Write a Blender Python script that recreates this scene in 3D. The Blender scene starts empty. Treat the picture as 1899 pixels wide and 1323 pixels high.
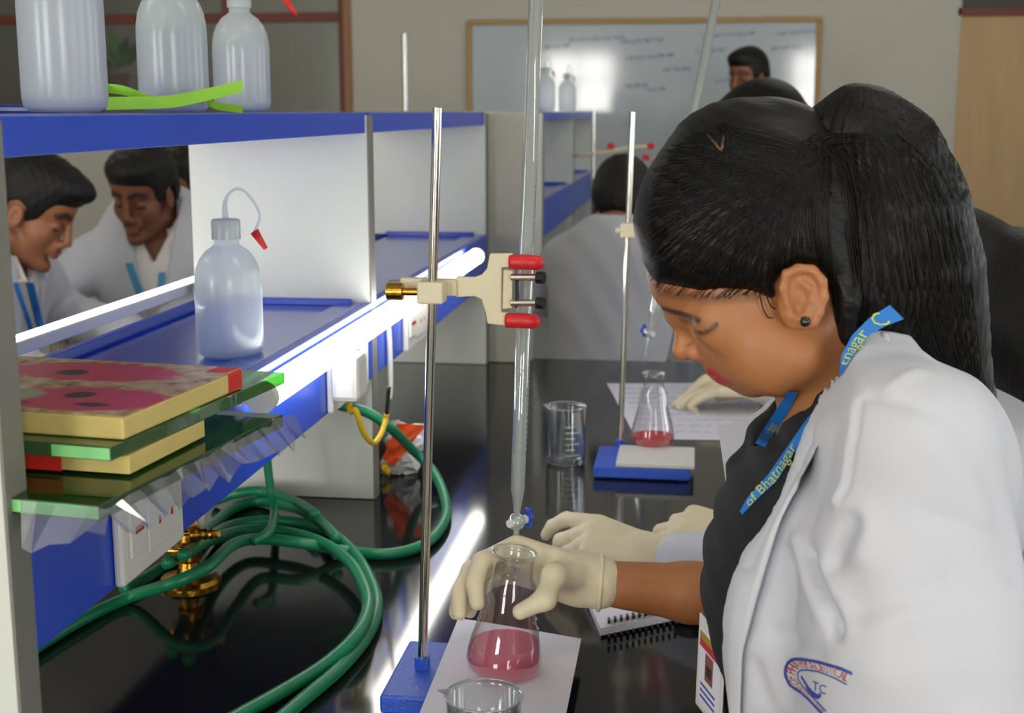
import bpy, bmesh, math, random
import numpy as np
from mathutils import Vector, Matrix
from mathutils.bvhtree import BVHTree

random.seed(4); np.random.seed(4)
scene = bpy.context.scene
C = bpy.context.collection
R = math.radians

# ------------------------------------------------------------------ camera
FPX, PITCH, YAW = 2466.0, R(10.48), R(7.8)
CAM = Vector((0, 0, 1.5))
cam_d = bpy.data.cameras.new('camera'); cam = bpy.data.objects.new('camera', cam_d); C.objects.link(cam)
cam.location = CAM; cam.rotation_euler = (R(90) - PITCH, 0, YAW)
cam_d.sensor_fit = 'HORIZONTAL'; cam_d.sensor_width = 36; cam_d.lens = 36 * FPX / 1899
cam_d.clip_start = 0.02; cam_d.clip_end = 60
cam_d.dof.use_dof = True; cam_d.dof.focus_distance = 1.32; cam_d.dof.aperture_fstop = 9
scene.camera = cam

# ------------------------------------------------------------------ world, lights, exposure
world = bpy.data.worlds.new('world'); scene.world = world; world.use_nodes = True
wn = world.node_tree; wn.nodes.clear()
wo = wn.nodes.new('ShaderNodeOutputWorld'); wb = wn.nodes.new('ShaderNodeBackground')
sky = wn.nodes.new('ShaderNodeTexSky'); sky.sky_type = 'HOSEK_WILKIE'; sky.turbidity = 4; sky.ground_albedo = .4
sky.sun_direction = Vector((.3, .5, .8)).normalized()
wb.inputs[1].default_value = .6
wn.links.new(sky.outputs[0], wb.inputs[0]); wn.links.new(wb.outputs[0], wo.inputs[0])

scene.view_settings.view_transform = 'Standard'; scene.view_settings.look = 'None'
scene.view_settings.gamma = 1; scene.view_settings.use_curve_mapping = False
scene.view_settings.exposure = 0.12

def area(name, loc, rot, sx, sy, power, col=(1, 1, 1)):
    d = bpy.data.lights.new(name, 'AREA'); d.shape = 'RECTANGLE'; d.size = sx; d.size_y = sy
    d.energy = power; d.color = col
    o = bpy.data.objects.new(name, d); C.objects.link(o); o.location = loc; o.rotation_euler = rot
    return o
# daylight entering by the windows of the wall behind the photographer and of the right wall
WIN_REAR = [(-4.4, -3.5), (-2.12, -1.1), (1.2, 2.25)]
WIN_RIGHT = [(-2.2, -.9), (-.2, 1.1), (1.8, 3.1), (3.9, 5.2)]
for i, (a, b) in enumerate(WIN_REAR):
    area('window_daylight', ((a + b) / 2, -3.32, 1.65), (R(90), 0, 0), b - a, 1.3, 72, (1, .97, .92))
for i, (a, b) in enumerate(WIN_RIGHT):
    area('window_daylight', (3.62, (a + b) / 2, 1.65), (R(90), 0, R(90)), b - a, 1.3, 20, (.93, .96, 1))

# ------------------------------------------------------------------ helpers
def ray(px, py):
    u = (px - 949.5) / FPX; v = (661.5 - py) / FPX
    cp, sp, cy, sy = math.cos(PITCH), math.sin(PITCH), math.cos(YAW), math.sin(YAW)
    f = cp + v * sp; z = -sp + v * cp
    return Vector((u * cy - f * sy, u * sy + f * cy, z))
def aty(px, py, Y): d = ray(px, py); return CAM + d * (Y / d.y)
def atz(px, py, Z): d = ray(px, py); return CAM + d * ((Z - CAM.z) / d.z)
def atx(px, py, X): d = ray(px, py); return CAM + d * (X / d.x)

def lin(c):
    def g(v):
        v /= 255.0
        return v / 12.92 if v <= .04045 else ((v + .055) / 1.055) ** 2.4
    return (g(c[0]), g(c[1]), g(c[2]), 1.0)

def mat(name, rgb, rough=.5, metal=0.0, var=.06, scale=30, bump=0.0, bscale=200, spec=.5, coat=0.0, stretch=None, attr=None, sss=0.0, sheen=0.0):
    """Principled material with a faint procedural colour variation and fine relief."""
    m = bpy.data.materials.new(name); m.use_nodes = True
    nt = m.node_tree; b = nt.nodes['Principled BSDF']
    b.inputs['Roughness'].default_value = rough; b.inputs['Metallic'].default_value = metal
    b.inputs['Specular IOR Level'].default_value = spec; b.inputs['Coat Weight'].default_value = coat
    b.inputs['Coat Roughness'].default_value = .08
    if sss:
        b.inputs['Subsurface Weight'].default_value = sss; b.inputs['Subsurface Scale'].default_value = .006
        b.inputs['Subsurface Radius'].default_value = (1, .45, .25)
    if sheen: b.inputs['Sheen Weight'].default_value = sheen
    tc = nt.nodes.new('ShaderNodeTexCoord'); mp = nt.nodes.new('ShaderNodeMapping')
    nt.links.new(tc.outputs['Object'], mp.inputs[0])
    if stretch: mp.inputs['Rotation'].default_value = stretch[0]; mp.inputs['Scale'].default_value = stretch[1]
    n = nt.nodes.new('ShaderNodeTexNoise'); n.inputs['Scale'].default_value = scale; n.inputs['Detail'].default_value = 4
    nt.links.new(mp.outputs[0], n.inputs['Vector'])
    mx = nt.nodes.new('ShaderNodeMix'); mx.data_type = 'RGBA'; mx.blend_type = 'MULTIPLY'
    mx.inputs[0].default_value = 1.0
    rp = nt.nodes.new('ShaderNodeMapRange')
    rp.inputs['To Min'].default_value = 1 - 2 * var; rp.inputs['To Max'].default_value = 1 + 2 * var
    nt.links.new(n.outputs['Fac'], rp.inputs[0])
    if attr:
        at = nt.nodes.new('ShaderNodeAttribute'); at.attribute_name = attr
        nt.links.new(at.outputs['Color'], mx.inputs[6])
    else:
        mx.inputs[6].default_value = lin(rgb)
    nt.links.new(rp.outputs[0], mx.inputs[7]); nt.links.new(mx.outputs[2], b.inputs['Base Color'])
    if bump:
        n2 = nt.nodes.new('ShaderNodeTexNoise'); n2.inputs['Scale'].default_value = bscale; n2.inputs['Detail'].default_value = 3
        nt.links.new(mp.outputs[0], n2.inputs['Vector'])
        bp = nt.nodes.new('ShaderNodeBump'); bp.inputs['Strength'].default_value = bump; bp.inputs['Distance'].default_value = .002
        nt.links.new(n2.outputs['Fac'], bp.inputs['Height']); nt.links.new(bp.outputs[0], b.inputs['Normal'])
    return m

def emis(name, rgb, strength):
    m = bpy.data.materials.new(name); m.use_nodes = True; nt = m.node_tree; nt.nodes.clear()
    o = nt.nodes.new('ShaderNodeOutputMaterial'); e = nt.nodes.new('ShaderNodeEmission')
    e.inputs[0].default_value = lin(rgb); e.inputs[1].default_value = strength
    nt.links.new(e.outputs[0], o.inputs[0]); return m

def thin_glass(name, tint, edge=.75, base=.05, milk=0.0, milkcol=(235, 240, 240), rough=.03, blend=.35):
    """Thin-walled glass: clear straight through, reflecting towards the rim, optionally milky."""
    m = bpy.data.materials.new(name); m.use_nodes = True; nt = m.node_tree; nt.nodes.clear()
    o = nt.nodes.new('ShaderNodeOutputMaterial')
    tr = nt.nodes.new('ShaderNodeBsdfTransparent'); tr.inputs[0].default_value = lin(tint)
    gl = nt.nodes.new('ShaderNodeBsdfGlossy'); gl.inputs['Roughness'].default_value = rough
    lw = nt.nodes.new('ShaderNodeLayerWeight'); lw.inputs[0].default_value = blend
    rp = nt.nodes.new('ShaderNodeMapRange'); rp.inputs['To Min'].default_value = base; rp.inputs['To Max'].default_value = edge
    nt.links.new(lw.outputs['Facing'], rp.inputs[0])
    mx = nt.nodes.new('ShaderNodeMixShader'); nt.links.new(rp.outputs[0], mx.inputs[0])
    src = tr
    if milk:
        df = nt.nodes.new('ShaderNodeBsdfDiffuse'); df.inputs[0].default_value = lin(milkcol)
        tl = nt.nodes.new('ShaderNodeBsdfTranslucent'); tl.inputs[0].default_value = lin(milkcol)
        m0 = nt.nodes.new('ShaderNodeMixShader'); m0.inputs[0].default_value = .45
        nt.links.new(df.outputs[0], m0.inputs[1]); nt.links.new(tl.outputs[0], m0.inputs[2])
        m1 = nt.nodes.new('ShaderNodeMixShader'); m1.inputs[0].default_value = milk
        nt.links.new(tr.outputs[0], m1.inputs[1]); nt.links.new(m0.outputs[0], m1.inputs[2]); src = m1
    nt.links.new(src.outputs[0], mx.inputs[1]); nt.links.new(gl.outputs[0], mx.inputs[2])
    nt.links.new(mx.outputs[0], o.inputs[0]); return m

def tag(o, label=None, cat=None, group=None, kind=None):
    if label: o['label'] = label
    if cat: o['category'] = cat
    if group: o['group'] = group
    if kind: o['kind'] = kind
    return o
def empty(name, loc=(0, 0, 0), label=None, cat=None, group=None, rot=(0, 0, 0)):
    o = bpy.data.objects.new(name, None); C.objects.link(o); o.location = loc; o.rotation_euler = rot
    o.empty_display_size = .02
    tag(o, label, cat, group); return o
def world_matrix(o):
    m = o.matrix_basis
    return world_matrix(o.parent) @ o.matrix_parent_inverse @ m if o.parent else m.copy()
def link(name, me, m, parent=None, smooth=False, world=True):
    """link a mesh as an object; vertices are world coordinates unless world=False."""
    if m: me.materials.append(m)
    if smooth:
        me.polygons.foreach_set('use_smooth', [True] * len(me.polygons))
    o = bpy.data.objects.new(name, me); C.objects.link(o)
    if parent:
        o.parent = parent
        if world:
            o.matrix_parent_inverse = world_matrix(parent).inverted()
    return o
class MB:
    """collects simple shapes into one mesh"""
    def __init__(s): s.bm = bmesh.new()
    def box(s, lo, hi, bevel=0, mtx=None):
        lo, hi = Vector(lo), Vector(hi); c = (lo + hi) / 2; d = hi - lo
        r = bmesh.ops.create_cube(s.bm, size=1, matrix=Matrix.Translation(c) @ Matrix.Diagonal((*d, 1)))
        vs = r['verts']
        if bevel:
            es = list({e for v in vs for e in v.link_edges})
            rr = bmesh.ops.bevel(s.bm, geom=es, offset=bevel, segments=2, affect='EDGES', profile=.5)
            vs = list({v for f in rr['faces'] for v in f.verts} | {v for v in vs if v.is_valid})
        if mtx: bmesh.ops.transform(s.bm, matrix=mtx, verts=[v for v in vs if v.is_valid])
        return s
    def cyl(s, a, b, r1, r2=None, seg=20, cap=True):
        a, b = Vector(a), Vector(b); r2 = r1 if r2 is None else r2
        d = b - a; q = d.to_track_quat('Z', 'Y').to_matrix().to_4x4()
        bmesh.ops.create_cone(s.bm, cap_ends=cap, segments=seg, radius1=r1, radius2=r2, depth=d.length,
                              matrix=Matrix.Translation((a + b) / 2) @ q)
        return s
    def lathe(s, prof, seg=32, mtx=None, closed=False):
        rings = []
        for r, z in prof:
            if r < 1e-6: rings.append([s.bm.verts.new((0, 0, z))])
            else: rings.append([s.bm.verts.new((r * math.cos(2 * math.pi * k / seg), r * math.sin(2 * math.pi * k / seg), z)) for k in range(seg)])
        pr = list(zip(rings, rings[1:]))
        if closed: pr.append((rings[-1], rings[0]))
        for A, B in pr:
            for k in range(seg):
                k2 = (k + 1) % seg
                if len(A) == 1 and len(B) == 1: continue
                if len(A) == 1: s.bm.faces.new((A[0], B[k2], B[k]))
                elif len(B) == 1: s.bm.faces.new((A[k], A[k2], B[0]))
                else: s.bm.faces.new((A[k], A[k2], B[k2], B[k]))
        if mtx: bmesh.ops.transform(s.bm, matrix=mtx, verts=[v for r in rings for v in r])
        return s
    def tube(s, pts, r, seg=10, smooth_n=0, cap=True):
        pts = [Vector(p) for p in pts]
        if smooth_n: pts = catmull(pts, smooth_n)
        rs = r if isinstance(r, (list, tuple)) else [r] * len(pts)
        if len(rs) != len(pts):
            rs = [float(q) for q in np.interp(np.linspace(0, 1, len(pts)), np.linspace(0, 1, len(rs)), rs)]
        prev = None; rings = []
        for i, p in enumerate(pts):
            t = (pts[min(i + 1, len(pts) - 1)] - pts[max(i - 1, 0)]).normalized()
            if prev is None:
                n = t.orthogonal().normalized()
            else:
                n = (prev - t * prev.dot(t)).normalized()
            prev = n; b = t.cross(n)
            rings.append([s.bm.verts.new(p + rs[i] * (math.cos(2 * math.pi * k / seg) * n + math.sin(2 * math.pi * k / seg) * b)) for k in range(seg)])
        for A, B in zip(rings, rings[1:]):
            for k in range(seg): s.bm.faces.new((A[k], A[(k + 1) % seg], B[(k + 1) % seg], B[k]))
        if cap: s.bm.faces.new(rings[0][::-1]); s.bm.faces.new(rings[-1])
        return s
    def poly(s, pts, thick):
        """flat polygon given as 3D points, extruded by the vector thick"""
        th = Vector(thick); a = [s.bm.verts.new(Vector(p)) for p in pts]; b = [s.bm.verts.new(Vector(p) + th) for p in pts]
        s.bm.faces.new(a[::-1]); s.bm.faces.new(b)
        for k in range(len(a)):
            k2 = (k + 1) % len(a); s.bm.faces.new((a[k], a[k2], b[k2], b[k]))
        return s
    def strip(s, A, B, off):
        """ribbon between two polylines, thickened by off (vector)"""
        off = Vector(off)
        a = [s.bm.verts.new(Vector(p)) for p in A]; b = [s.bm.verts.new(Vector(p)) for p in B]
        a2 = [s.bm.verts.new(Vector(p) + off) for p in A]; b2 = [s.bm.verts.new(Vector(p) + off) for p in B]
        n = len(a)
        for k in range(n - 1):
            s.bm.faces.new((a[k], a[k + 1], b[k + 1], b[k])); s.bm.faces.new((a2[k], b2[k], b2[k + 1], a2[k + 1]))
            s.bm.faces.new((a[k], a2[k], a2[k + 1], a[k + 1])); s.bm.faces.new((b[k], b[k + 1], b2[k + 1], b2[k]))
        s.bm.faces.new((a[0], b[0], b2[0], a2[0])); s.bm.faces.new((a[-1], a2[-1], b2[-1], b[-1]))
        return s
    def build(s, name, m, parent=None, smooth=False, world=True, fix=True, auto=None):
        if fix: bmesh.ops.recalc_face_normals(s.bm, faces=s.bm.faces)
        me = bpy.data.meshes.new(name); s.bm.to_mesh(me); s.bm.free()
        o = link(name, me, m, parent, smooth or auto is not None, world)
        if auto is not None: me.set_sharp_from_angle(angle=R(auto))
        return o
def catmull(pts, n):
    P = [Vector(p) for p in pts]; out = []
    for i in range(len(P) - 1):
        p0 = P[max(i - 1, 0)]; p1 = P[i]; p2 = P[i + 1]; p3 = P[min(i + 2, len(P) - 1)]
        for k in range(n):
            t = k / n
            out.append(.5 * ((2 * p1) + (p2 - p0) * t + (2 * p0 - 5 * p1 + 4 * p2 - p3) * t * t + (3 * p1 - p0 - 3 * p2 + p3) * t ** 3))
    out.append(P[-1]); return out
def copy_tree(o, parent=None):
    c = o.copy(); C.objects.link(c); c.parent = parent
    for ch in list(o.children): copy_tree(ch, c)
    return c
def text_mesh(s, size, align='CENTER'):
    cu = bpy.data.curves.new('lettering', 'FONT'); cu.body = s; cu.size = size; cu.align_x = align; cu.align_y = 'CENTER'
    cu.resolution_u = 2
    o = bpy.data.objects.new('lettering', cu); C.objects.link(o)
    dg = bpy.context.evaluated_depsgraph_get(); me = bpy.data.meshes.new_from_object(o.evaluated_get(dg))
    bpy.data.objects.remove(o); bpy.data.curves.remove(cu)
    me.materials.clear()
    return me

# ------------------------------------------------------------------ materials
M = {}
M['wall'] = mat('wall_paint', (196, 194, 182), .8, var=.03, scale=3, bump=.1, bscale=120)
M['ceiling'] = mat('ceiling_paint', (225, 225, 220), .9, var=.02)
M['floor'] = mat('floor_tile', (150, 145, 135), .35, var=.08, scale=6)
M['granite'] = mat('black_granite', (24, 24, 26), .09, var=.35, scale=260, spec=.55)
M['cabinet'] = mat('bench_cabinet_laminate', (190, 192, 188), .5)
M['panel'] = mat('white_laminate', (208, 212, 206), .38, var=.02, scale=8)
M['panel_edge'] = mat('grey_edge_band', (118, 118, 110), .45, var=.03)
M['pillar'] = mat('greige_laminate', (168, 167, 154), .5, var=.03)
M['blue'] = mat('blue_laminate', (28, 70, 190), .3, var=.05, scale=12)
M['blue_matt'] = mat('blue_matt_edging', (26, 60, 160), .7, var=.05, scale=12, spec=.15)
M['blue_top'] = mat('blue_gloss_laminate', (32, 66, 180), .16, var=.05, scale=12, spec=.7, coat=.25)
M['white_plastic'] = mat('white_plastic', (220, 220, 214), .35, var=.02)
M['red_dot'] = mat('red_indicator', (170, 40, 40), .4)
M['led'] = emis('lit_tube', (255, 252, 244), 10)
M['ceil_lamp'] = emis('ceiling_tube', (255, 250, 240), 34)
M['alu'] = mat('aluminium', (190, 190, 188), .3, 1)
M['steel'] = mat('polished_steel', (205, 200, 190), .16, 1, var=.04)
M['brass'] = mat('brass', (190, 140, 52), .25, 1, var=.12, scale=60, bump=.2)
M['hose'] = mat('green_rubber_hose', (22, 128, 88), .38, var=.06, bump=.08)
M['enamel'] = mat('blue_hammered_enamel', (52, 92, 205), .35, var=.12, scale=140, bump=.5, bscale=420)
M['paper'] = mat('white_paper', (226, 225, 234), .75, var=.02, scale=14)
M['glass'] = thin_glass('clear_glass', (247, 250, 250), edge=.8, base=.05)
M['burette'] = thin_glass('burette_glass', (236, 242, 240), edge=.85, base=.1, milk=.34)
M['grad'] = mat('white_graduation_print', (225, 228, 226), .6)
M['bottle'] = thin_glass('frosted_polythene', (236, 242, 244), edge=.28, base=.03, milk=.46, milkcol=(238, 244, 248), rough=.22, blend=.2)
M['bottle_thick'] = thin_glass('milky_polythene', (226, 232, 234), edge=.22, base=.03, milk=.9, milkcol=(214, 222, 222), rough=.22, blend=.2)
M['water'] = thin_glass('water', (190, 208, 240), edge=.4, base=.05, milk=.25, milkcol=(170, 195, 240))
M['pink'] = thin_glass('pink_solution', (255, 214, 222), edge=.15, base=.03, milk=.40, milkcol=(255, 150, 176))
M['red_sol'] = thin_glass('red_solution', (252, 165, 168), edge=.15, base=.03, milk=.5, milkcol=(248, 110, 118))
M['red'] = mat('red_plastic', (205, 42, 34), .4)
M['cream'] = mat('cream_painted_metal', (226, 216, 184), .42, var=.03)
M['red_vinyl'] = mat('red_vinyl_sleeve', (212, 36, 40), .4)
M['black'] = mat('black_plastic', (20, 20, 22), .4)
M['lime'] = mat('lime_plastic', (142, 205, 40), .4, var=.06)
M['yellow'] = mat('yellow_cable', (222, 186, 40), .45)
M['glass_green'] = thin_glass('green_edge_glass', (120, 190, 110), edge=.5, base=.12, milk=.38, milkcol=(98, 165, 84))
M['glass_dark'] = thin_glass('deep_green_glass', (96, 160, 84), edge=.4, base=.06, milk=.5, milkcol=(66, 116, 54))
M['glass_bright'] = mat('ground_glass_edge', (140, 215, 140), .3)
M['tile_edge'] = mat('cream_board_edge', (206, 186, 112), .6, var=.06)
M['film'] = thin_glass('clear_plastic_film', (238, 240, 246), edge=.45, base=.05, milk=.07, rough=.1)
M['wood'] = mat('varnished_wood', (150, 104, 62), .45, var=.12, scale=8, stretch=((0, 0, 0), (8, 8, .6)))
M['red_wood'] = mat('red_oxide_frame', (112, 52, 36), .5, var=.1)
M['door'] = mat('pale_veneer', (190, 158, 112), .5, var=.07, scale=5, stretch=((0, 0, 0), (5, 5, .7)))
M['dark_glass'] = mat('dark_window_glass', (66, 66, 62), .2, var=.05)
M['board'] = mat('whiteboard_enamel', (188, 198, 206), .08, var=.02, scale=4, spec=.7)
M['board_frame'] = mat('board_frame_brass', (146, 116, 62), .4, .3)
M['ink'] = mat('blue_marker_ink', (120, 138, 185), .5)
M['leaf'] = mat('leaf', (60, 120, 40), .5, var=.2)
M['terracotta'] = mat('terracotta', (120, 80, 60), .7)
M['corridor'] = mat('corridor_plaster', (150, 146, 138), .9)
M['glove'] = mat('cream_latex', (222, 210, 178), .5, var=.05, scale=40, bump=.25, bscale=90, sss=.05)
M['coat'] = mat('white_cotton_coat', (200, 202, 211), .85, var=.02, scale=10, bump=.12, bscale=700, sheen=.1)
M['black_cloth'] = mat('black_cotton', (22, 22, 26), .85, var=.12, scale=60, bump=.3, bscale=500)
M['trousers'] = mat('grey_trousers', (58, 60, 70), .85, var=.08)
M['shoe'] = mat('black_leather', (20, 19, 18), .4)
M['skin'] = mat('skin', (180, 120, 80), .48, var=.05, scale=60, attr='Col', sss=.12, bump=.06, bscale=400)
M['hair'] = mat('black_hair', (10, 8, 7), .45, var=.3, scale=120, bump=.35, bscale=260, stretch=((0, R(28), 0), (.12, 1, 1)), spec=.3)
M['hair_m'] = mat('short_black_hair', (9, 8, 7), .5, var=.3, scale=180, bump=.7, bscale=380, spec=.4)
M['lanyard'] = mat('blue_ribbon', (30, 116, 200), .6, var=.06)
M['teal'] = mat('teal_ribbon', (70, 150, 190), .6, var=.06)
M['lime_print'] = mat('yellow_green_print', (186, 200, 80), .6)
M['emb_red'] = mat('red_embroidery', (190, 50, 60), .7)
M['emb_blue'] = mat('blue_embroidery', (52, 72, 160), .7)
M['thread'] = mat('seam_thread', (205, 205, 214), .8)
M['orange'] = mat('orange_print', (228, 84, 34), .4)
# ------------------------------------------------------------------ the room
X0, X1, Y0, Y1, ZC = -4.6, 3.5, -3.2, 7.6, 3.1
def wall_with_openings(name, axis, pos, thick, lo, hi, holes, m):
    """wall as boxes around rectangular holes. axis 'x': wall plane x=pos spanning y; 'y': plane y=pos spanning x"""
    mb = MB(); hs = sorted(holes)
    def bx(a, b, z0, z1):
        if b - a < 1e-4 or z1 - z0 < 1e-4: return
        if axis == 'y': mb.box((a, pos, z0), (b, pos + thick, z1))
        else: mb.box((pos, a, z0), (pos + thick, b, z1))
    c = lo
    for (a, b, z0, z1) in hs:
        bx(c, a, 0, ZC); bx(a, b, 0, z0); bx(a, b, z1, ZC); c = b
    bx(c, hi, 0, ZC)
    return tag(mb.build(name, m), kind='structure')
tag(MB().box((X0 - .2, Y0 - .2, -.1), (X1 + .2, Y1 + 2.6, 0)).build('floor', M['floor']), kind='structure')
tag(MB().box((X0 - .2, Y0 - .2, ZC), (X1 + .2, Y1 + 2.6, ZC + .1)).build('ceiling', M['ceiling']), kind='structure')
DOOR = (1.37, 2.35)
WINL = (-4.45, -2.0)
wall_with_openings('wall_front', 'y', Y1, .15, X0 - .15, X1 + .15, [(WINL[0], WINL[1], 1.28, 2.85), (DOOR[0], DOOR[1], 0.001, 2.6)], M['wall'])
wall_with_openings('wall_rear', 'y', Y0 - .15, .15, X0 - .15, X1 + .15, [(a, b, 1.0, 2.3) for a, b in WIN_REAR], M['wall'])
wall_with_openings('wall_left', 'x', X0 - .15, .15, Y0, Y1, [], M['wall'])
wall_with_openings('wall_right', 'x', X1, .15, Y0, Y1, [(a, b, 1.0, 2.3) for a, b in WIN_RIGHT], M['wall'])
# corridor beyond the front wall, seen through the glazed opening
tag(MB().box((X0 - .2, Y1 + 2.4, 0), (X1 + .2, Y1 + 2.5, ZC)).build('wall_corridor', M['corridor']), kind='structure')
tag(MB().box((X0 - .2, Y1 + .15, 0), (X0 - .1, Y1 + 2.4, ZC)).build('wall_corridor_end', M['corridor']), kind='structure')
tag(MB().box((X1 + .1, Y1 + .15, 0), (X1 + .2, Y1 + 2.4, ZC)).build('wall_corridor_far_end', M['corridor']), kind='structure')
# window frames
wi = 1
def window(axis, pos, a, b, z0, z1, m, bars=(), trans=(), glass=None, w=.05):
    global wi
    root = empty('window_%d' % wi, ((a + b) / 2, pos, z0) if axis == 'y' else (pos, (a + b) / 2, z0)); wi += 1
    tag(root, kind='structure')
    def bx(p, q, zz0, zz1, nm, d=.05, mm=m):
        mb = MB()
        if axis == 'y': mb.box((p, pos - d / 2, zz0), (q, pos + d / 2, zz1), .004)
        else: mb.box((pos - d / 2, p, zz0), (pos + d / 2, q, zz1), .004)
        mb.build(nm, mm, root)
    bx(a, a + w, z0, z1, 'jamb'); bx(b - w, b, z0, z1, 'jamb'); bx(a + w, b - w, z0, z0 + w, 'sill'); bx(a + w, b - w, z1 - w, z1, 'head')
    for t in trans: bx(a + w, b - w, t - w / 2, t + w / 2, 'transom', .045)
    for x in bars: bx(x - w / 2, x + w / 2, z0 + w, z1 - w, 'mullion', .055)
    if glass:
        xs = [a + w] + sorted(list(bars)) + [b - w]
        for p, q in zip(xs, xs[1:]): bx(p + .002, q - .002, z0 + w, z1 - w, 'pane', .006, glass)
    return root
M['pane'] = thin_glass('window_pane', (240, 244, 244), edge=.6, base=.06)
window('y', Y1 + .07, WINL[0], WINL[1], 1.28, 2.85, M['red_wood'], bars=(-3.55, -2.72), trans=(2.03,), glass=M['pane'], w=.055)
for a, b in WIN_REAR: window('y', Y0 - .07, a, b, 1.0, 2.3, M['white_plastic'], bars=((a + b) / 2,), trans=(1.9,), w=.045)
for a, b in WIN_RIGHT: window('x', X1 + .07, a, b, 1.0, 2.3, M['white_plastic'], bars=((a + b) / 2,), trans=(1.9,), w=.045)
tag(MB().box((WINL[1] - .01, Y1 - .02, 1.22), (WINL[1] + .035, Y1 + .0, 2.9), .004).build('trim_1', M['wood']), kind='structure')
# door with a dark transom light above
dr = tag(empty('door_1', ((DOOR[0] + DOOR[1]) / 2, Y1 + .03, 0)), 'pale veneered door under a dark transom pane', None, None, 'structure')
MB().box((DOOR[0] + .02, Y1 + .02, .01), (DOOR[1] - .04, Y1 + .06, 2.0), .003).build('door_leaf', M['door'], dr)
MB().box((DOOR[0], Y1 + .0, 2.0), (DOOR[1], Y1 + .1, 2.045), .003).build('door_frame_head', M['red_wood'], dr)
MB().box((DOOR[0], Y1 + .0, .005), (DOOR[0] + .02, Y1 + .1, 2.6), .002).build('door_frame_jamb', M['wall'], dr)
MB().box((DOOR[1] - .04, Y1 + .0, .005), (DOOR[1], Y1 + .1, 2.6), .002).build('door_frame_jamb', M['red_wood'], dr)
MB().box((DOOR[0] + .02, Y1 + .05, 2.045), (DOOR[1] - .04, Y1 + .06, 2.6)).build('transom_pane', M['dark_glass'], dr)
MB().cyl((DOOR[1] - .12, Y1 + .02, 1.0), (DOOR[1] - .12, Y1 - .05, 1.0), .012).cyl((DOOR[1] - .12, Y1 - .045, 1.0), (DOOR[1] - .24, Y1 - .045, 1.0), .009).build('door_handle', M['steel'], dr)
for nm, a, b in (('baseboard_front', (X0, Y1 - .015, 0), (DOOR[0], Y1, .1)), ('baseboard_left', (X0, Y0, 0), (X0 + .015, Y1 - .02, .1)),
                 ('baseboard_right', (X1 - .015, Y0, 0), (X1, Y1 - .02, .1))):
    tag(MB().box(a, b).build(nm, M['cabinet']), kind='structure')

# whiteboard
wb0, wb1 = aty(866, 120, Y1 - .03), aty(1522, 120, Y1 - .03)
wz1 = aty(1195, 34, Y1 - .03).z; wz0 = wz1 - 1.2
bd = empty('whiteboard', ((wb0.x + wb1.x) / 2, Y1 - .02, wz0), 'wide whiteboard in a thin brass frame on the front wall', 'whiteboard')
MB().box((wb0.x + .02, Y1 - .022, wz0 + .02), (wb1.x - .02, Y1 - .004, wz1 - .02)).build('writing_surface', M['board'], bd)
for a, b in (((wb0.x, wz1 - .028), (wb1.x, wz1)), ((wb0.x, wz0), (wb1.x, wz0 + .028)), ((wb0.x, wz0 + .028), (wb0.x + .028, wz1 - .028)), ((wb1.x - .028, wz0 + .028), (wb1.x, wz1 - .028))):
    MB().box((a[0], Y1 - .035, a[1]), (b[0], Y1 - .002, b[1]), .004).build('frame_rail', M['board_frame'], bd)
# faint handwriting, illegible in the photograph: small wavy marker strokes
mb = MB(); rr = random.Random(3)
for (px, py, n) in ((1055, 75, 5), (1150, 78, 4), (1300, 68, 5), (1440, 62, 4), (1160, 108, 5), (1290, 95, 3), (1430, 90, 3), (1160, 160, 3), (1200, 166, 2), (1010, 88, 3), (1230, 130, 3), (1325, 150, 3)):
    p = aty(px, py, Y1 - .0235); x = p.x
    for k in range(n):
        w = rr.uniform(.03, .06)
        pts = [(x + w * q / 8, Y1 - .0235, p.z + .013 * math.sin(q * 1.9 + rr.random() * 2) + .004 * k) for q in range(9)]
        mb.tube(pts, .0022, 5); x += w + .012
tag(mb.build('marker_writing', M['ink'], bd), kind='stuff')

# ceiling tube lights; the last, in the corridor, is added to brighten it
for i, (x, y) in enumerate(((-2.6, 1.0), (.9, 1.0), (-2.6, 4.6), (.9, 4.6), (-.8, -1.4), (-2.9, 8.8))):
    t = empty('ceiling_light', (x, y, ZC), ['tube light on the ceiling left of the near bench', 'tube light on the ceiling right of the near bench',
              'tube light on the ceiling at the far left', 'tube light on the ceiling near the whiteboard', 'tube light on the ceiling behind the camera', 'tube light added to brighten the corridor behind the glazed opening'][i], 'light', 'ceiling tube lights')
    MB().box((x - .62, y - .04, ZC - .05), (x + .62, y + .04, ZC), .006).build('housing', M['white_plastic'], t)
    MB().cyl((x - .6, y, ZC - .07), (x + .6, y, ZC - .07), .016).build('tube', M['ceil_lamp'], t)

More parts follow.
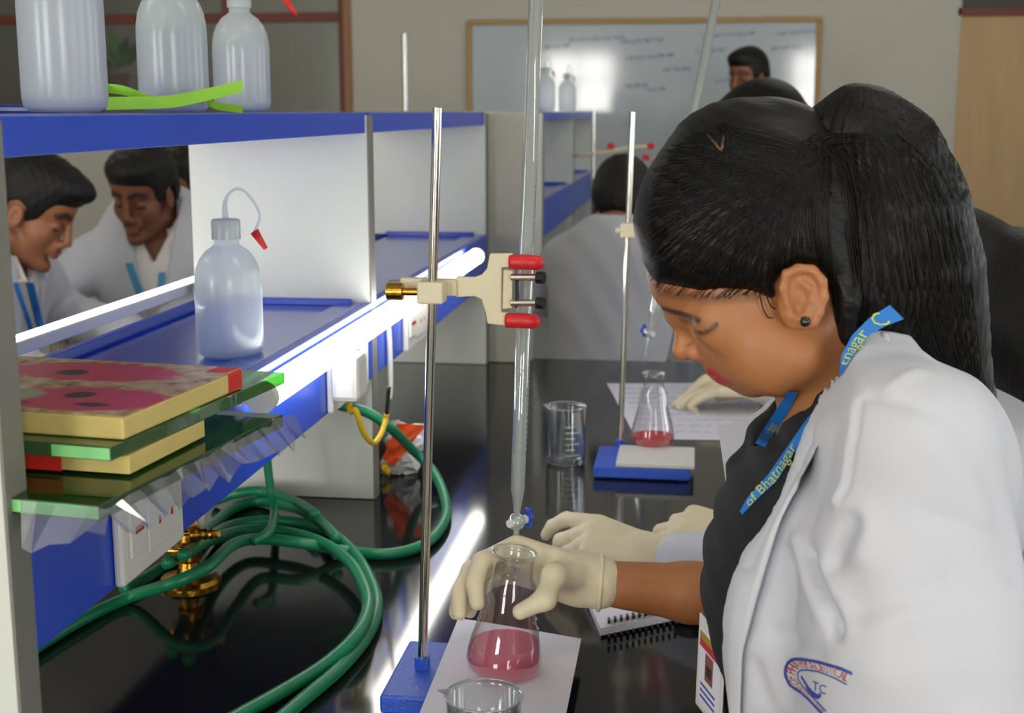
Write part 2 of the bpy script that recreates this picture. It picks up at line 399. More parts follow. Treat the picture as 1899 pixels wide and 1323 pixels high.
# ------------------------------------------------------------------ benches
ZB = .90
def bench(y0, y1, label, x0=-1.39, x1=.105):
    b = empty('laboratory_bench', ((x0 + x1) / 2, (y0 + y1) / 2, 0), label, 'bench')
    MB().box((x0, y0, ZB - .03), (x1, y1, ZB), .003).build('worktop', M['granite'], b)
    MB().box((x0 + .12, y0 + .1, .1), (x1 - .12, y1 - .08, ZB - .03)).build('carcass', M['cabinet'], b)
    MB().box((x0 + .18, y0 + .15, 0), (x1 - .18, y1 - .15, .1)).build('plinth', M['black'], b)
    n = max(2, int((y1 - y0) / .5)); w = (y1 - y0 - .2) / n
    for sx in (x1 - .12, x0 + .102):
        for k in range(n):
            d = MB().box((sx, y0 + .11 + k * w, .12), (sx + .018, y0 + .10 + (k + 1) * w - .01, ZB - .06), .003).build('cupboard_door', M['cabinet'], b)
            hx = sx + .018 if sx > -.5 else sx - .012
            MB().box((hx, y0 + .16 + k * w, .66), (hx + .012, y0 + .175 + k * w, .78), .002).build('handle', M['alu'], d)
    return b
bench(.73, 3.2, 'near island bench with polished black granite worktop')
bench(4.15, 6.55, 'second island bench beyond the gap, near the whiteboard')

# ------------------------------------------------------------------ reagent shelf units
XF, XB = -.485, -.765          # front and back planes of the unit
ZT, ZL = 1.497, 1.212          # tops of upper and lower boards
def shelf_unit(panels, label, near=True):
    y0, y1 = panels[0] - .03, panels[-1]
    u = empty('reagent_shelf', ((XF + XB) / 2, (y0 + y1) / 2, ZB), label, 'shelf unit')
    for k, y in enumerate(panels):
        p = MB().box((XB, y - .03, ZB + .001), (XF - .002, y, ZT - .004), .001).build('upright_panel', M['panel'], u)
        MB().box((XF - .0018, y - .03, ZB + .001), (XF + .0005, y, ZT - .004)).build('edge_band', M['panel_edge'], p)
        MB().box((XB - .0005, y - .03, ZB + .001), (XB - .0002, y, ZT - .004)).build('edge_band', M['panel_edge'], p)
    for a, b in zip(panels, panels[1:]):
        ya, yb = a + .0005, b - .0305
        # upper board as a front fascia plus deck
        MB().box((XB + .004, ya, ZT - .03), (XF - .004, yb, ZT), .001).build('top_board', M['blue'], u)
        MB().box((XB + .012, ya, ZL - .022), (XF - .012, yb, ZL - .004)).build('shelf_board', M['blue_top'], u)
        MB().box((XF - .05, ya, ZL - .004), (XF - .012, yb, ZL), .001).build('raised_border', M['blue_top'], u)
        MB().box((XB + .012, ya, ZL - .004), (XB + .04, yb, ZL), .001).build('raised_border', M['blue_matt'], u)
        MB().box((XB + .04, yb - .012, ZL - .004), (XF - .03, yb, ZL + .006), .001).build('stop_strip', M['blue'], u)
        MB().box((XF - .012, ya, 1.097), (XF + .0005, yb, ZL), .001).build('front_rail', M['blue'], u)
        MB().box((XB - .0005, ya, 1.097), (XB + .012, yb, ZL), .001).build('back_rail', M['blue_matt'], u)
    return u
near_unit = shelf_unit([.892, 1.99, 3.128], 'white and blue reagent shelf with three uprights on the near bench')
pl = MB().box((XB + .02, 3.1285, ZB + .001), (-.385, 3.19, ZT + .002), .002).build('end_pillar', M['pillar'], near_unit)
shelf_unit([4.3, 5.4, 6.5], 'farther white and blue reagent shelf near the whiteboard')

# lit tubes along the rails
def tube_light(x, y0, y1, z, label, side, r=.0125):
    t = empty('tube_light', (x, (y0 + y1) / 2, z), label, 'light', 'lit tubes on the shelf rails')
    MB().box((x - (r + .0005 + .006) if side > 0 else x + r + .0005, y0 - .01, z - .008), (x - r - .0005 if side > 0 else x + r + .0065, y1 + .01, z + .008), .002).build('batten', M['white_plastic'], t)
    MB().tube([(x, y0, z), (x, y0 + .01, z), (x, y1 - .01, z), (x, y1, z)], r, 16).build('diffuser_tube', M['led'], t, smooth=True)
    for y in (y0, y1):
        s = -1 if y == y0 else 1
        MB().cyl((x, y, z), (x, y + s * .012, z), r + .001, seg=16).build('end_cap', M['white_plastic'], t)
    return t
front_tube = tube_light(XF + .024, 1.37, 2.80, 1.193, 'bright lit tube along the front rail beside the burette clamp', 1, .0165)
tube_light(XB - .030, 1.42, 2.60, 1.226, 'bright lit tube along the rear rail in front of the young men', -1, .0115)

# sockets on the front rail
def socket(ya, yb, label):
    x = XF + .001; zc0, zc1 = 1.098, 1.19
    s = empty('power_socket', (x, (ya + yb) / 2, zc0), label, 'socket', 'power sockets on the front rail')
    MB().box((x, ya, zc0), (x + .009, yb, zc1), .003).build('face_plate', M['white_plastic'], s)
    ym = ya + (yb - ya) * .36
    MB().box((x + .009, ya + .012, zc0 + .022), (x + .0125, ym - .004, zc1 - .022), .0015).build('rocker_switch', M['white_plastic'], s)
    o = MB().box((x + .009, ym + .003, zc0 + .014), (x + .0108, yb - .008, zc1 - .014), .001).build('outlet_insert', M['white_plastic'], s)
    yc = (ym + yb - .005) / 2; zc = (zc0 + zc1) / 2
    for dy, dz, a in ((0, .02, .0042), (-.014, -.008, .0036), (.014, -.008, .0036)):
        MB().box((x + .0106, yc + dy - a * .6, zc + dz - a), (x + .0113, yc + dy + a * .6, zc + dz + a)).build('pin_hole', M['red_dot'], o)
    MB().box((x + .0125, ya + .02, zc - .004), (x + .0132, ym - .012, zc + .002)).build('switch_mark', M['red_dot'], o)
    return s
sk = [atx(205, 1000, XF).y, atx(322, 950, XF).y]
socket(sk[0], sk[1], 'white socket plate with red pin holes under the glass plates')
sk2 = [atx(604, 720, XF).y, atx(672, 690, XF).y]
socket(sk2[0], sk2[1], 'white socket plate holding a plug with a yellow cable')
sk3 = [atx(745, 610, XF).y, atx(784, 590, XF).y]
socket(sk3[0], sk3[1], 'white socket plate behind the stand rod, farthest along the rail')
# plug with yellow cable
py_ = atx(646, 690, XF + .03).y; pz = 1.15
pg = empty('power_plug', (XF + .013, py_, pz), 'white plug with hanging yellow cable in the middle socket', 'plug')
MB().box((XF + .0125, py_ - .028, pz - .032), (XF + .05, py_ + .028, pz + .03), .008).build('plug_body', M['white_plastic'], pg, smooth=False)
cb = [(XF + .03, py_, pz - .03), (XF + .03, py_ + .005, pz - .05)] + [aty(a, b, py_ + d) for a, b, d in ((660, 762, .0), (674, 802, .02), (692, 822, .05), (706, 806, .08), (715, 780, .1), (717, 768, .1))]
MB().tube(cb, .0042, 8, 5).build('cable', M['yellow'], pg, smooth=True)
MB().tube([cb[-1], cb[-1] + Vector((.002, 0, .02)), cb[-1] + Vector((.004, 0, .04))], .003, 8, 3).build('cable_end', M['black'], pg, smooth=True)
wc = tag(MB().tube([aty(x_, y_, 2.05) for x_, y_ in ((716, 560), (719, 595), (723, 650), (724, 715), (722, 740))], .0045, 8, 5).build('power_cord', M['white_plastic'], front_tube, smooth=True), 'white cord hanging in front of the blue rail')
# ------------------------------------------------------------------ bottles
def bottle(loc, d, h, label, tip=True, level=.55, thick=False, nozzle_dir=0.0, grp='wash bottles', tall=True, tiplen=.085, small=False):
    """squeeze wash bottle: rounded shoulder, neck, ribbed cap, bent spout with a red tip"""
    r = d / 2; hb = h * .82
    b = empty('wash_bottle', loc, label, 'bottle', grp); L = Vector(loc)
    T = Matrix.Translation(L)
    prof = [(0, .001), (r * .8, .001), (r * .96, .006), (r, .014), (r, hb * .62), (r * .985, hb * .70), (r * .93, hb * .79), (r * .82, hb * .87), (r * .64, hb * .94), (r * .42, hb * .985), (r * .37, hb), (r * .36, h * .86)]
    MB().lathe(prof, 40, T).build('body', M['bottle_thick'] if thick else M['bottle'], b, smooth=True)
    rc = r * .43
    c = MB().lathe([(rc * .6, h * .855), (rc, h * .857), (rc, h * .985), (rc * .92, h), (rc * .35, h * 1.004), (0, h * 1.004)], 28, T).build('cap', M['bottle_thick'], b, auto=40)
    if level and not small:
        rl = r - .0025; zl = h * level
        MB().lathe([(0, .004), (rl * .9, .004), (rl, .014), (rl, zl), (0, zl)], 36, T).build('liquid', M['water'], b, auto=50)
    if tip:
        cx, sx = math.cos(nozzle_dir), math.sin(nozzle_dir)
        def q(a, z): return L + Vector((a * cx, a * sx, z))
        pts = [q(0, h), q(0, h + .018), q(.006, h + .03), q(.018, h + .036), q(.032, h + .028), q(.045, h + .006), q(tiplen * .68, h - .014)]
        sp = MB().tube(pts, [.0042, .0028, .0018, .0018, .0018, .0018, .0016], 10, 4).build('spout', M['bottle'], b, smooth=True)
        e = q(tiplen * .68, h - .014); e2 = q(tiplen * .68 + .014, h - .034)
        MB().cyl(e, e2, .0055, .0026, 12).build('spout_tip', M['red'], sp, smooth=True)
    return b
pA = aty(122, 195, 1.17); pB = aty(324, 195, 1.43)
bottle((pA.x, pA.y, ZT + .0006), .076, .185, 'large milky wash bottle at the left end of the top shelf', thick=True, nozzle_dir=.8)
bottle((pB.x, pB.y, ZT + .0006), .076, .165, 'middle milky wash bottle on the top shelf beside the lime strap', thick=True, nozzle_dir=.5)
pC = aty(450, 190, 1.76)
bottle((pC.x, pC.y, ZT + .0006), .0755, .160, 'smallest looking wash bottle of the three, rightmost on the top shelf', thick=True, nozzle_dir=-.1, tiplen=.098)
pD = atz(428, 655, ZL)
bottle((pD.x, pD.y, ZL - .0035), .080, .165, 'half full translucent wash bottle with red spout tip on the lower shelf', nozzle_dir=-.15, level=.42, tiplen=.055)
# two more on the far shelf unit
for px, lab in ((1019, 'left one of two small wash bottles on the far shelf by the whiteboard'), (1067, 'right one of two small wash bottles on the far shelf by the whiteboard')):
    p = aty(px, 200, 5.1 if px < 1040 else 5.7)
    bottle((-.56, p.y if False else (5.0 if px < 1040 else 5.85), ZT + .001), .076, .16, lab, nozzle_dir=1.2, small=True)

# lime green plastic strap lying over the top shelf edge
Yg = 1.33
def band(pxs, Y0_, Y1_, w, name, root):
    n = len(pxs); ctr = []
    for k, (a, b) in enumerate(pxs): ctr.append(aty(a, b, Y0_ + (Y1_ - Y0_) * k / (n - 1)))
    ctr = catmull(ctr, 6)
    up = Vector((0, 0, w / 2))
    MB().strip([c - up for c in ctr], [c + up for c in ctr], (-.002, .0035, 0)).build(name, M['lime'], root, smooth=False)
g0 = aty(300, 200, Yg)
ls = empty('plastic_strap', (g0.x, g0.y, ZT), 'lime green looped plastic strap lying between the bottles on the top shelf', 'strap')
band([(196, 192), (250, 191), (320, 188), (390, 174), (450, 160)], 1.26, 1.37, .0125, 'strap_band', ls)
band([(196, 164), (230, 168), (268, 182), (300, 193)], 1.31, 1.31, .0095, 'strap_band', ls)
band([(384, 186), (400, 196), (450, 203)], 1.42, 1.40, .008, 'strap_band', ls)
band([(196, 164), (194, 178), (196, 192)], 1.31, 1.26, .011, 'strap_band', ls)
# blue board lying at the back edge of the top shelf (left)
p = aty(20, 196, 1.27)
bb = empty('folder', (-.70, 1.25, ZT), 'blue folder lying flat at the left end of the top shelf', 'folder')
MB().box((-.760, 1.0, ZT + .0008), (-.655, 1.33, ZT + .003), .0005).build('cover', M['blue'], bb)
MB().box((-.758, 1.002, ZT + .003), (-.657, 1.328, ZT + .0065)).build('sheets', M['paper'], bb)
MB().box((-.760, 1.0, ZT + .0065), (-.655, 1.33, ZT + .0085), .0005).build('cover', M['blue'], bb)

# ------------------------------------------------------------------ tiles and glass plates stacked on the lower shelf
def printed_tile_mat():
    m = bpy.data.materials.new('printed_flower_tile'); m.use_nodes = True; nt = m.node_tree; b = nt.nodes['Principled BSDF']
    b.inputs['Roughness'].default_value = .22
    tc = nt.nodes.new('ShaderNodeTexCoord')
    n = nt.nodes.new('ShaderNodeTexNoise'); n.inputs['Scale'].default_value = 60; n.inputs['Detail'].default_value = 5
    nt.links.new(tc.outputs['Object'], n.inputs['Vector'])
    cr = nt.nodes.new('ShaderNodeValToRGB'); e = cr.color_ramp.elements
    e[0].color = lin((120, 92, 74)); e[0].position = .3; e[1].color = lin((206, 190, 168)); e[1].position = .72
    k = cr.color_ramp.elements.new(.5); k.color = lin((186, 152, 98))
    nt.links.new(n.outputs['Fac'], cr.inputs[0]); prev = cr.outputs[0]
    def blob(cx, cy, rx, ry, rgb, soft, rag):
        nonlocal prev
        sb = nt.nodes.new('ShaderNodeVectorMath'); sb.operation = 'SUBTRACT'; sb.inputs[1].default_value = (cx, cy, 0)
        nt.links.new(tc.outputs['Object'], sb.inputs[0])
        sc = nt.nodes.new('ShaderNodeVectorMath'); sc.operation = 'MULTIPLY'; sc.inputs[1].default_value = (1 / rx, 1 / ry, 0)
        nt.links.new(sb.outputs[0], sc.inputs[0])
        ln = nt.nodes.new('ShaderNodeVectorMath'); ln.operation = 'LENGTH'; nt.links.new(sc.outputs[0], ln.inputs[0])
        ad = nt.nodes.new('ShaderNodeMath'); ad.operation = 'MULTIPLY_ADD'; ad.inputs[1].default_value = rag
        nt.links.new(n.outputs['Fac'], ad.inputs[0]); nt.links.new(ln.outputs['Value'], ad.inputs[2])
        mr = nt.nodes.new('ShaderNodeMapRange'); mr.inputs['From Min'].default_value = 1 + rag / 2 + soft; mr.inputs['From Max'].default_value = 1 + rag / 2 - soft
        nt.links.new(ad.outputs[0], mr.inputs[0])
        mx = nt.nodes.new('ShaderNodeMix'); mx.data_type = 'RGBA'; nt.links.new(mr.outputs[0], mx.inputs[0])
        nt.links.new(prev, mx.inputs[6]); mx.inputs[7].default_value = lin(rgb); prev = mx.outputs[2]
    # coordinates are metres from the tile's corner origin (object space)
    blob(-.065, .048, .075, .042, (196, 60, 84), .08, .5)
    blob(-.12, .15, .085, .040, (196, 58, 82), .08, .5)
    blob(-.125, .05, .02, .02, (150, 165, 130), .2, .6)
    blob(-.075, .06, .012, .012, (40, 20, 26), .2, .3)
    blob(-.115, .022, .018, .007, (52, 20, 28), .25, .3); blob(-.045, .03, .014, .007, (60, 20, 30), .25, .3)
    blob(-.135, .142, .014, .011, (40, 20, 26), .2, .3)
    nt.links.new(prev, b.inputs['Base Color']); return m
def slab(name, corner, wx, wy, th, rz, m, parent, bevel=.0008):
    """plate whose front right corner is at `corner`, extending to -x and +y, rotated by rz"""
    mb = MB(); mb.box((-wx, 0, 0), (0, wy, th), bevel)
    o = mb.build(name, m, None, world=False); o.location = corner; o.rotation_euler = (0, 0, rz)
    if parent:
        o.parent = parent; o.matrix_parent_inverse = world_matrix(parent).inverted()
    return o
z = ZL + .0005
rz = R(-8)
gA = empty('glass_plate', (-.5, 1.0, z), 'lowest green glass plate of the pile, wrapped in clear film', 'glass plate')
cg = atz(173, 938, z + .012)
slab('plate', (cg.x + .004, cg.y, z), .30, .30, .012, rz, M['glass_dark'], gA)
eg = slab('ground_edge', (cg.x + .0035, cg.y - .0006, z + .002), .085, .0006, .009, rz, M['glass_bright'], gA, 0)
# film sheet hanging over the plate's front edges
Rz = Matrix.Rotation(rz, 3, 'Z')
def on_plate(a, b, dz=0): return Vector((cg.x + .004, cg.y, z + .0125 + dz)) + Rz @ Vector((a, b, 0))
mb = MB(); rr = random.Random(8)
rowsA, rowsB, rowsC = [], [], []
for k in range(26):
    b_ = -.004 + k * .0125
    rowsA.append(on_plate(-.03, b_, rr.uniform(0, .0015))); rowsB.append(on_plate(.004 + rr.uniform(0, .004), b_, rr.uniform(-.002, .001)))
    rowsC.append(on_plate(.018 + rr.uniform(-.006, .01), b_, -.016 - rr.uniform(0, .012)))
mb.strip(rowsB, rowsC, (.0002, 0, .0001))
rA, rB, rC = [], [], []
for k in range(22):
    a_ = .012 - k * .0145
    rA.append(on_plate(a_, .03, rr.uniform(0, .0015))); rB.append(on_plate(a_, -.004 - rr.uniform(0, .003), rr.uniform(-.002, .0005)))
    rC.append(on_plate(a_ + rr.uniform(-.004, .004), -.008 - rr.uniform(0, .012), -.014 - rr.uniform(0, .02)))
mb.strip(rB, rC, (0, -.0002, .0001))
for v in mb.bm.verts:
    if v.co.x < XF + .004: v.co.y = max(v.co.y, .8955)
mb.build('wrapping_film', M['film'], gA)
z2 = z + .0145
tB = empty('wall_tile', (-.52, 1.0, z2), 'cream edged tile sandwiched between the two green glass plates', 'tile')
cB = atz(240, 862, z2 + .008); cB.z = z2
slab('tile_body', cB, .24, .125, .0145, R(-6), M['tile_edge'], tB)
slab('red_band', cB + Vector((-.055, -.0006, .001)), .17, .001, .012, R(-6), M['red'], tB, 0)
z3 = z2 + .015
gC = empty('glass_plate', (-.5, 1.0, z3), 'upper green glass plate directly under the flower printed tile', 'glass plate')
cC = atz(205, 842, z3 + .006); cC.z = z3
slab('plate', cC, .30, .30, .011, R(-8), M['glass_green'], gC)
slab('ground_edge', cC + Vector((-.0005, -.0007, .001)), .05, .0006, .009, R(-8), M['glass_bright'], gC, 0)
z4 = z3 + .0115
tD = empty('wall_tile', (-.52, 1.0, z4), 'thick tile printed with red flowers on top of the pile', 'tile')
cD = atz(228, 772, z4 + .019); cD.z = z4
slab('tile_body', cD, .26, .2, .018, R(-7), M['tile_edge'], tD, .002)
slab('printed_face', cD + Vector((0, 0, .0181)), .26, .2, .0008, R(-7), printed_tile_mat(), tD, 0)
rc = cD + Matrix.Rotation(R(-7), 3, 'Z') @ Vector((.0008, .172, -.0004)); slab('red_corner', rc, .026, .0295, .0196, R(-7), M['red'], tD, .003)

# ------------------------------------------------------------------ gas tap and hose
gp = atz(352, 1082, ZB)
gt = empty('gas_tap', gp, 'brass double gas tap standing on the black worktop under the rail', 'gas tap')
T = Matrix.Translation(gp)
MB().lathe([(0, 0), (.040, 0), (.040, .004), (.036, .009), (.016, .012), (.013, .03), (.017, .034), (.017, .05), (.013, .054), (.011, .075), (.015, .08), (.012, .092), (0, .094)], 32, T).build('column', M['brass'], gt, auto=35)
for s in (-1, 1):
    a = gp + Vector((0, 0, .066)); d = Vector((s * .8, -.45 * s + .25, .1)).normalized()
    n = MB()
    pr = [(.0, .009), (.018, .009), (.02, .0065), (.028, .0075), (.03, .0055), (.037, .0068), (.039, .005), (.046, .006), (.048, .0035)]
    for (p0, r0), (p1, r1) in zip(pr, pr[1:]): n.cyl(a + d * p0, a + d * p1, r0, r1, 16)
    n.build('nozzle', M['brass'], gt, auto=35)
    k = MB().cyl(a + Vector((0, -.006, .012 * s)), a + Vector((0, -.03, .012 * s)), .005, .004, 12)
    k.box(a + Vector((-.016, -.036, .012 * s - .003)), a + Vector((.016, -.028, .012 * s + .003)), .002)
    k.build('tap_lever', M['brass'], gt, auto=35)
HZ = ZB + .0085
def hp(px, py, dz=0): return atz(px, py, HZ + dz)
hs = empty('rubber_hose', hp(600, 1010), 'long green rubber hose coiled on the worktop around the gas tap', 'hose')
hr = .0078
def hose(pts, name='hose_length', r=hr): return MB().tube([Vector(p) for p in pts], r, 12, 8).build(name, M['hose'], hs, smooth=True)
hose([hp(60, 1205, .0), hp(150, 1150), hp(240, 1108), hp(320, 1082, .03), hp(385, 1052, .04), hp(430, 1012, .035), hp(480, 1000, .02), hp(560, 1008, .017), hp(640, 1022, .0)
      , hp(720, 1028), hp(790, 1008), hp(826, 962), hp(822, 915), hp(800, 870, .02), hp(765, 835, .05), aty(725, 795, 1.9), aty(680, 765, 1.88), aty(630, 752, 1.86), aty(580, 735, 1.84)])
hose([hp(340, 1030, .06), hp(390, 1003, .03), hp(450, 985, .016), hp(520, 986, .016), hp(590, 1004, .016), hp(645, 1040, .016), hp(676, 1090, .016), hp(682, 1130, .016), hp(660, 1180, .016), hp(600, 1235, .003), hp(520, 1285), hp(430, 1335), hp(350, 1385)])
hose([hp(310, 1045, .05), hp(370, 1010, .015), hp(430, 975), hp(520, 966), hp(600, 982), hp(655, 1025, .0), hp(690, 1085, .0), hp(698, 1130, .0), hp(680, 1180), hp(630, 1240), hp(560, 1300), hp(490, 1360)])
hose([hp(230, 1095, .0), hp(290, 1060, .0), hp(350, 1020, .0), hp(395, 975), hp(430, 945), hp(480, 930), hp(540, 940, .008), hp(590, 965, .012), hp(625, 1000, .017)])
hose([hp(395, 930), hp(440, 915, .015), hp(490, 912, .016), hp(545, 930, .016), hp(585, 955, .02)])
hose([aty(493, 830, 1.80), aty(497, 870, 1.80), aty(503, 915, 1.80), hp(508, 950, .018), hp(500, 985, .034), hp(470, 1005, .034)], r=.0062)

# ------------------------------------------------------------------ retort stands, clamps, burettes
def plate_base(x0, y0, x1, y1, th, name, parent):
    MB().box((x0, y0, ZB + .002), (x1, y1, ZB + th), .003).build(name, M['enamel'], parent)
    for a in (x0 + .015, x1 - .015):
        for b in (y0 + .015, y1 - .015): MB().cyl((a, b, ZB), (a, b, ZB + .003), .008, seg=12).build('rubber_foot', M['black'], parent)
ZS = ZB + .022
st1 = empty('retort_stand', (-.2, 1.29, ZB), 'retort stand with blue base beside the coiled hose, nearest the camera', 'stand')
plate_base(-.302, 1.222, -.122, 1.366, .022, 'base_plate', st1)
rb1 = atz(783, 1238, ZS); rt1 = aty(811, 200, rb1.y + .0)
MB().cyl(rb1, rt1, .0049, seg=20).build('rod', M['steel'], st1, smooth=False, auto=40)
MB().cyl(rb1 + Vector((0, 0, -.001)), rb1 + Vector((0, 0, .012)), .0085, seg=6).build('rod_nut', M['enamel'], st1)

def burette(top, bot, label, r=.0075, grads=True, stop_dir=1):
    """graduated tube from top to the stopcock at bot, then jet"""
    top, bot = Vector(top), Vector(bot); ax = (top - bot).normalized(); L = (top - bot).length
    b = empty('burette', bot, label, 'burette')
    q = ax.to_track_quat('Z', 'Y').to_matrix().to_4x4(); T = Matrix.Translation(bot) @ q
    MB().lathe([(.0028, .006), (.0036, .012), (.0044, .018), (.0058, .027), (r, .036), (r, .038), (r, L), (r - .0013, L), (r - .0013, .038), (.004, .027), (.003, .018)], 24, T).build('graduated_tube', M['burette'], b, smooth=True)
    if grads:
        g = MB(); k = 0; zz = .08
        while zz < L - .02:
            w = .5 if k % 5 else .95
            pts = [T @ Vector(((r + .0001) * math.cos(a_), (r + .0001) * math.sin(a_), zz)) for a_ in np.linspace(-1.2 - w, -1.2 + w, 7).tolist()]
            g.tube(pts, .00022, 4); zz += .006; k += 1
        g.build('graduations', M['grad'], b)
    # stopcock: glass ball body, key with blue handle
    s = MB().lathe([(0, -.0095), (.006, -.0075), (.009, -.003), (.0095, .0), (.009, .003), (.006, .0075), (0, .0095)], 20, T).build('stopcock_body', M['burette'], b, smooth=True)
    kd = (q.to_3x3() @ Vector((0, 0, 1))).cross(Vector((0, 1, 0))).normalized() * stop_dir
    kd = (kd * .55 + Vector((0, .8, 0))).normalized()
    MB().cyl(bot - kd * .012, bot + kd * .016, .0042, .005, 14).build('stopcock_key', M['white_plastic'], s)
    MB().cyl(bot + kd * .014, bot + kd * .022, .0062, .0058, 14).box(bot + kd * .018 - Vector((.003, .002, .011)), bot + kd * .018 + Vector((.003, .006, .011)), .002).build('stopcock_handle', M['blue'], s)
    MB().lathe([(.0032, -.006), (.0036, -.02), (.003, -.035), (.0014, -.056), (.0007, -.056), (.0016, -.035), (.002, -.006)], 16, T).build('jet', M['burette'], b, smooth=True)
    return b
YBU = rb1.y + .045
bt = aty(958, 968, YBU); btop = aty(996, -60, YBU)
burette(btop, bt, 'glass burette clamped upright above the pink flask in the gloved hand', stop_dir=-1)

# burette clamp on stand 1
yc = YBU
def cp(px, py, dy=0): return aty(px, py, yc + dy)
cl = empty('burette_clamp', cp(830, 530), 'cream burette clamp with red sleeved jaws on the nearest stand', 'clamp')
def plate_poly(pxs, dy, th, name, m, parent, bev=True):
    mb = MB().poly([cp(a, b, dy) for a, b in pxs], (0, th, 0)); o = mb.build(name, m, parent)
    md = o.modifiers.new('bevel', 'BEVEL'); md.width = .0012; md.segments = 2; return o
dy = -.022
plate_poly([(742, 516), (845, 520), (846, 550), (742, 545)], dy - .006, .014, 'arm_sleeve', M['cream'], cl)
plate_poly([(845, 514), (880, 515), (893, 510), (903, 498), (908, 471), (950, 471), (950, 496), (930, 497), (929, 580), (942, 581), (942, 605), (904, 601), (901, 580), (893, 556), (880, 550), (845, 552)], dy, .009, 'yoke', M['cream'], cl)
plate_poly([(933, 500), (951, 502), (950, 572), (931, 574)], dy + .004, .010, 'inner_plate', M['cream'], cl)
for (x0_, x1_, ya_, yb_) in ((946, 1000, 472, 500), (939, 993, 580, 609)):
    MB().tube([cp(x0_, (ya_ + yb_) / 2, dy + .002), cp((x0_ + x1_) / 2, (ya_ + yb_) / 2 + .5, dy + .001), cp(x1_ - 6, (ya_ + yb_) / 2 + 1.5, dy + .004), cp(x1_, (ya_ + yb_) / 2 + 1.5, dy + .008)], [.0076, .0078, .0078, .0062], 14, 4).build('jaw_sleeve', M['red_vinyl'], cl, smooth=True)
for yy in (515, 562):
    a = cp(948, yy, dy - .001); b = cp(1000, yy, dy - .001)
    rd = MB().cyl(a, b, .0036, seg=12).build('jaw_rod', M['steel'], cl, auto=40)
    MB().cyl(b + Vector((-.002, 0, 0)), b + Vector((.005, -.002, 0)), .0062, seg=14).build('end_nut', M['black'], rd)
MB().box(cp(955, 572, dy - .004), cp(963, 518, dy + .012), .001).build('spring_plate', M['black'], cl)
MB().cyl(cp(742, 530, dy), cp(722, 530, dy), .006, seg=14).build('ferrule', M['steel'], cl, auto=40)
bh = cp(735, 530)
rodp = rb1 + (rt1 - rb1) * ((bh.z - rb1.z) / (rt1.z - rb1.z))
MB().box(rodp + Vector((-.014, -.010, -.011)), rodp + Vector((.012, .016, .011)), .002).build('boss_head', M['cream'], cl)
MB().cyl(rodp + Vector((-.012, 0, 0)), rodp + Vector((-.034, 0, 0)), .004, seg=12).cyl(rodp + Vector((-.03, 0, 0)), rodp + Vector((-.046, 0, 0)), .0085, seg=10).build('boss_screw', M['brass'], cl, auto=40)

# sheet of paper on the base, flask on the paper
def sheet(pxs, Z, label, name='paper_sheet', n=6, lift=.0, cat='paper', th=.0006, lines=None):
    """quad sheet from four pixel corners at height Z, gently waved"""
    P = [atz(a, b, Z) for a, b in pxs]; mb = MB(); g = []
    for i in range(n + 1):
        row = []
        for j in range(n + 1):
            s, t = i / n, j / n
            p = P[0] * (1 - s) * (1 - t) + P[1] * s * (1 - t) + P[2] * s * t + P[3] * (1 - s) * t
            p = p + Vector((0, 0, lift * (math.sin(s * 4 + t * 2) * .5 + .5)))
            row.append(p)
        g.append(row)
    tv = [[mb.bm.verts.new(p + Vector((0, 0, th))) for p in r] for r in g]; bv = [[mb.bm.verts.new(p) for p in r] for r in g]
    for i in range(n):
        for j in range(n):
            mb.bm.faces.new((tv[i][j], tv[i + 1][j], tv[i + 1][j + 1], tv[i][j + 1])); mb.bm.faces.new((bv[i][j], bv[i][j + 1], bv[i + 1][j + 1], bv[i + 1][j]))
    rim = [(i, 0) for i in range(n)] + [(n, j) for j in range(n)] + [(i, n) for i in range(n, 0, -1)] + [(0, j) for j in range(n, 0, -1)]
    for k in range(len(rim)):
        a, b = rim[k], rim[(k + 1) % len(rim)]
        mb.bm.faces.new((tv[a[0]][a[1]], bv[a[0]][a[1]], bv[b[0]][b[1]], tv[b[0]][b[1]]))
    c = (P[0] + P[1] + P[2] + P[3]) / 4
    root = empty(name, c, label, cat); mb.build('sheet', M['paper'], root)
    if lines:
        lm = MB(); r_ = random.Random(5)
        for i in range(lines):
            s = .12 + .76 * i / (lines - 1); t0 = .08
            while t0 < .85:
                t1 = t0 + r_.uniform(.04, .12)
                pts = []
                for q in range(6):
                    t = t0 + (t1 - t0) * q / 5
                    p = P[0] * (1 - s) * (1 - t) + P[1] * s * (1 - t) + P[2] * s * t + P[3] * (1 - s) * t
                    pts.append(p + Vector((0, 0, th + .0003 + lift * (math.sin(s * 4 + t * 2) * .5 + .5))) + Vector((0, r_.uniform(-.002, .002), 0)))
                lm.tube(pts, .0005, 4); t0 = t1 + .03
        tag(lm.build('handwriting', M['ink'], root), kind='stuff')
    return root
sheet([(850, 1148), (1078, 1186), (1046, 1345), (770, 1345)], ZS + .0008, 'white paper sheet under the pink flask on the nearest stand base', lift=.0006)

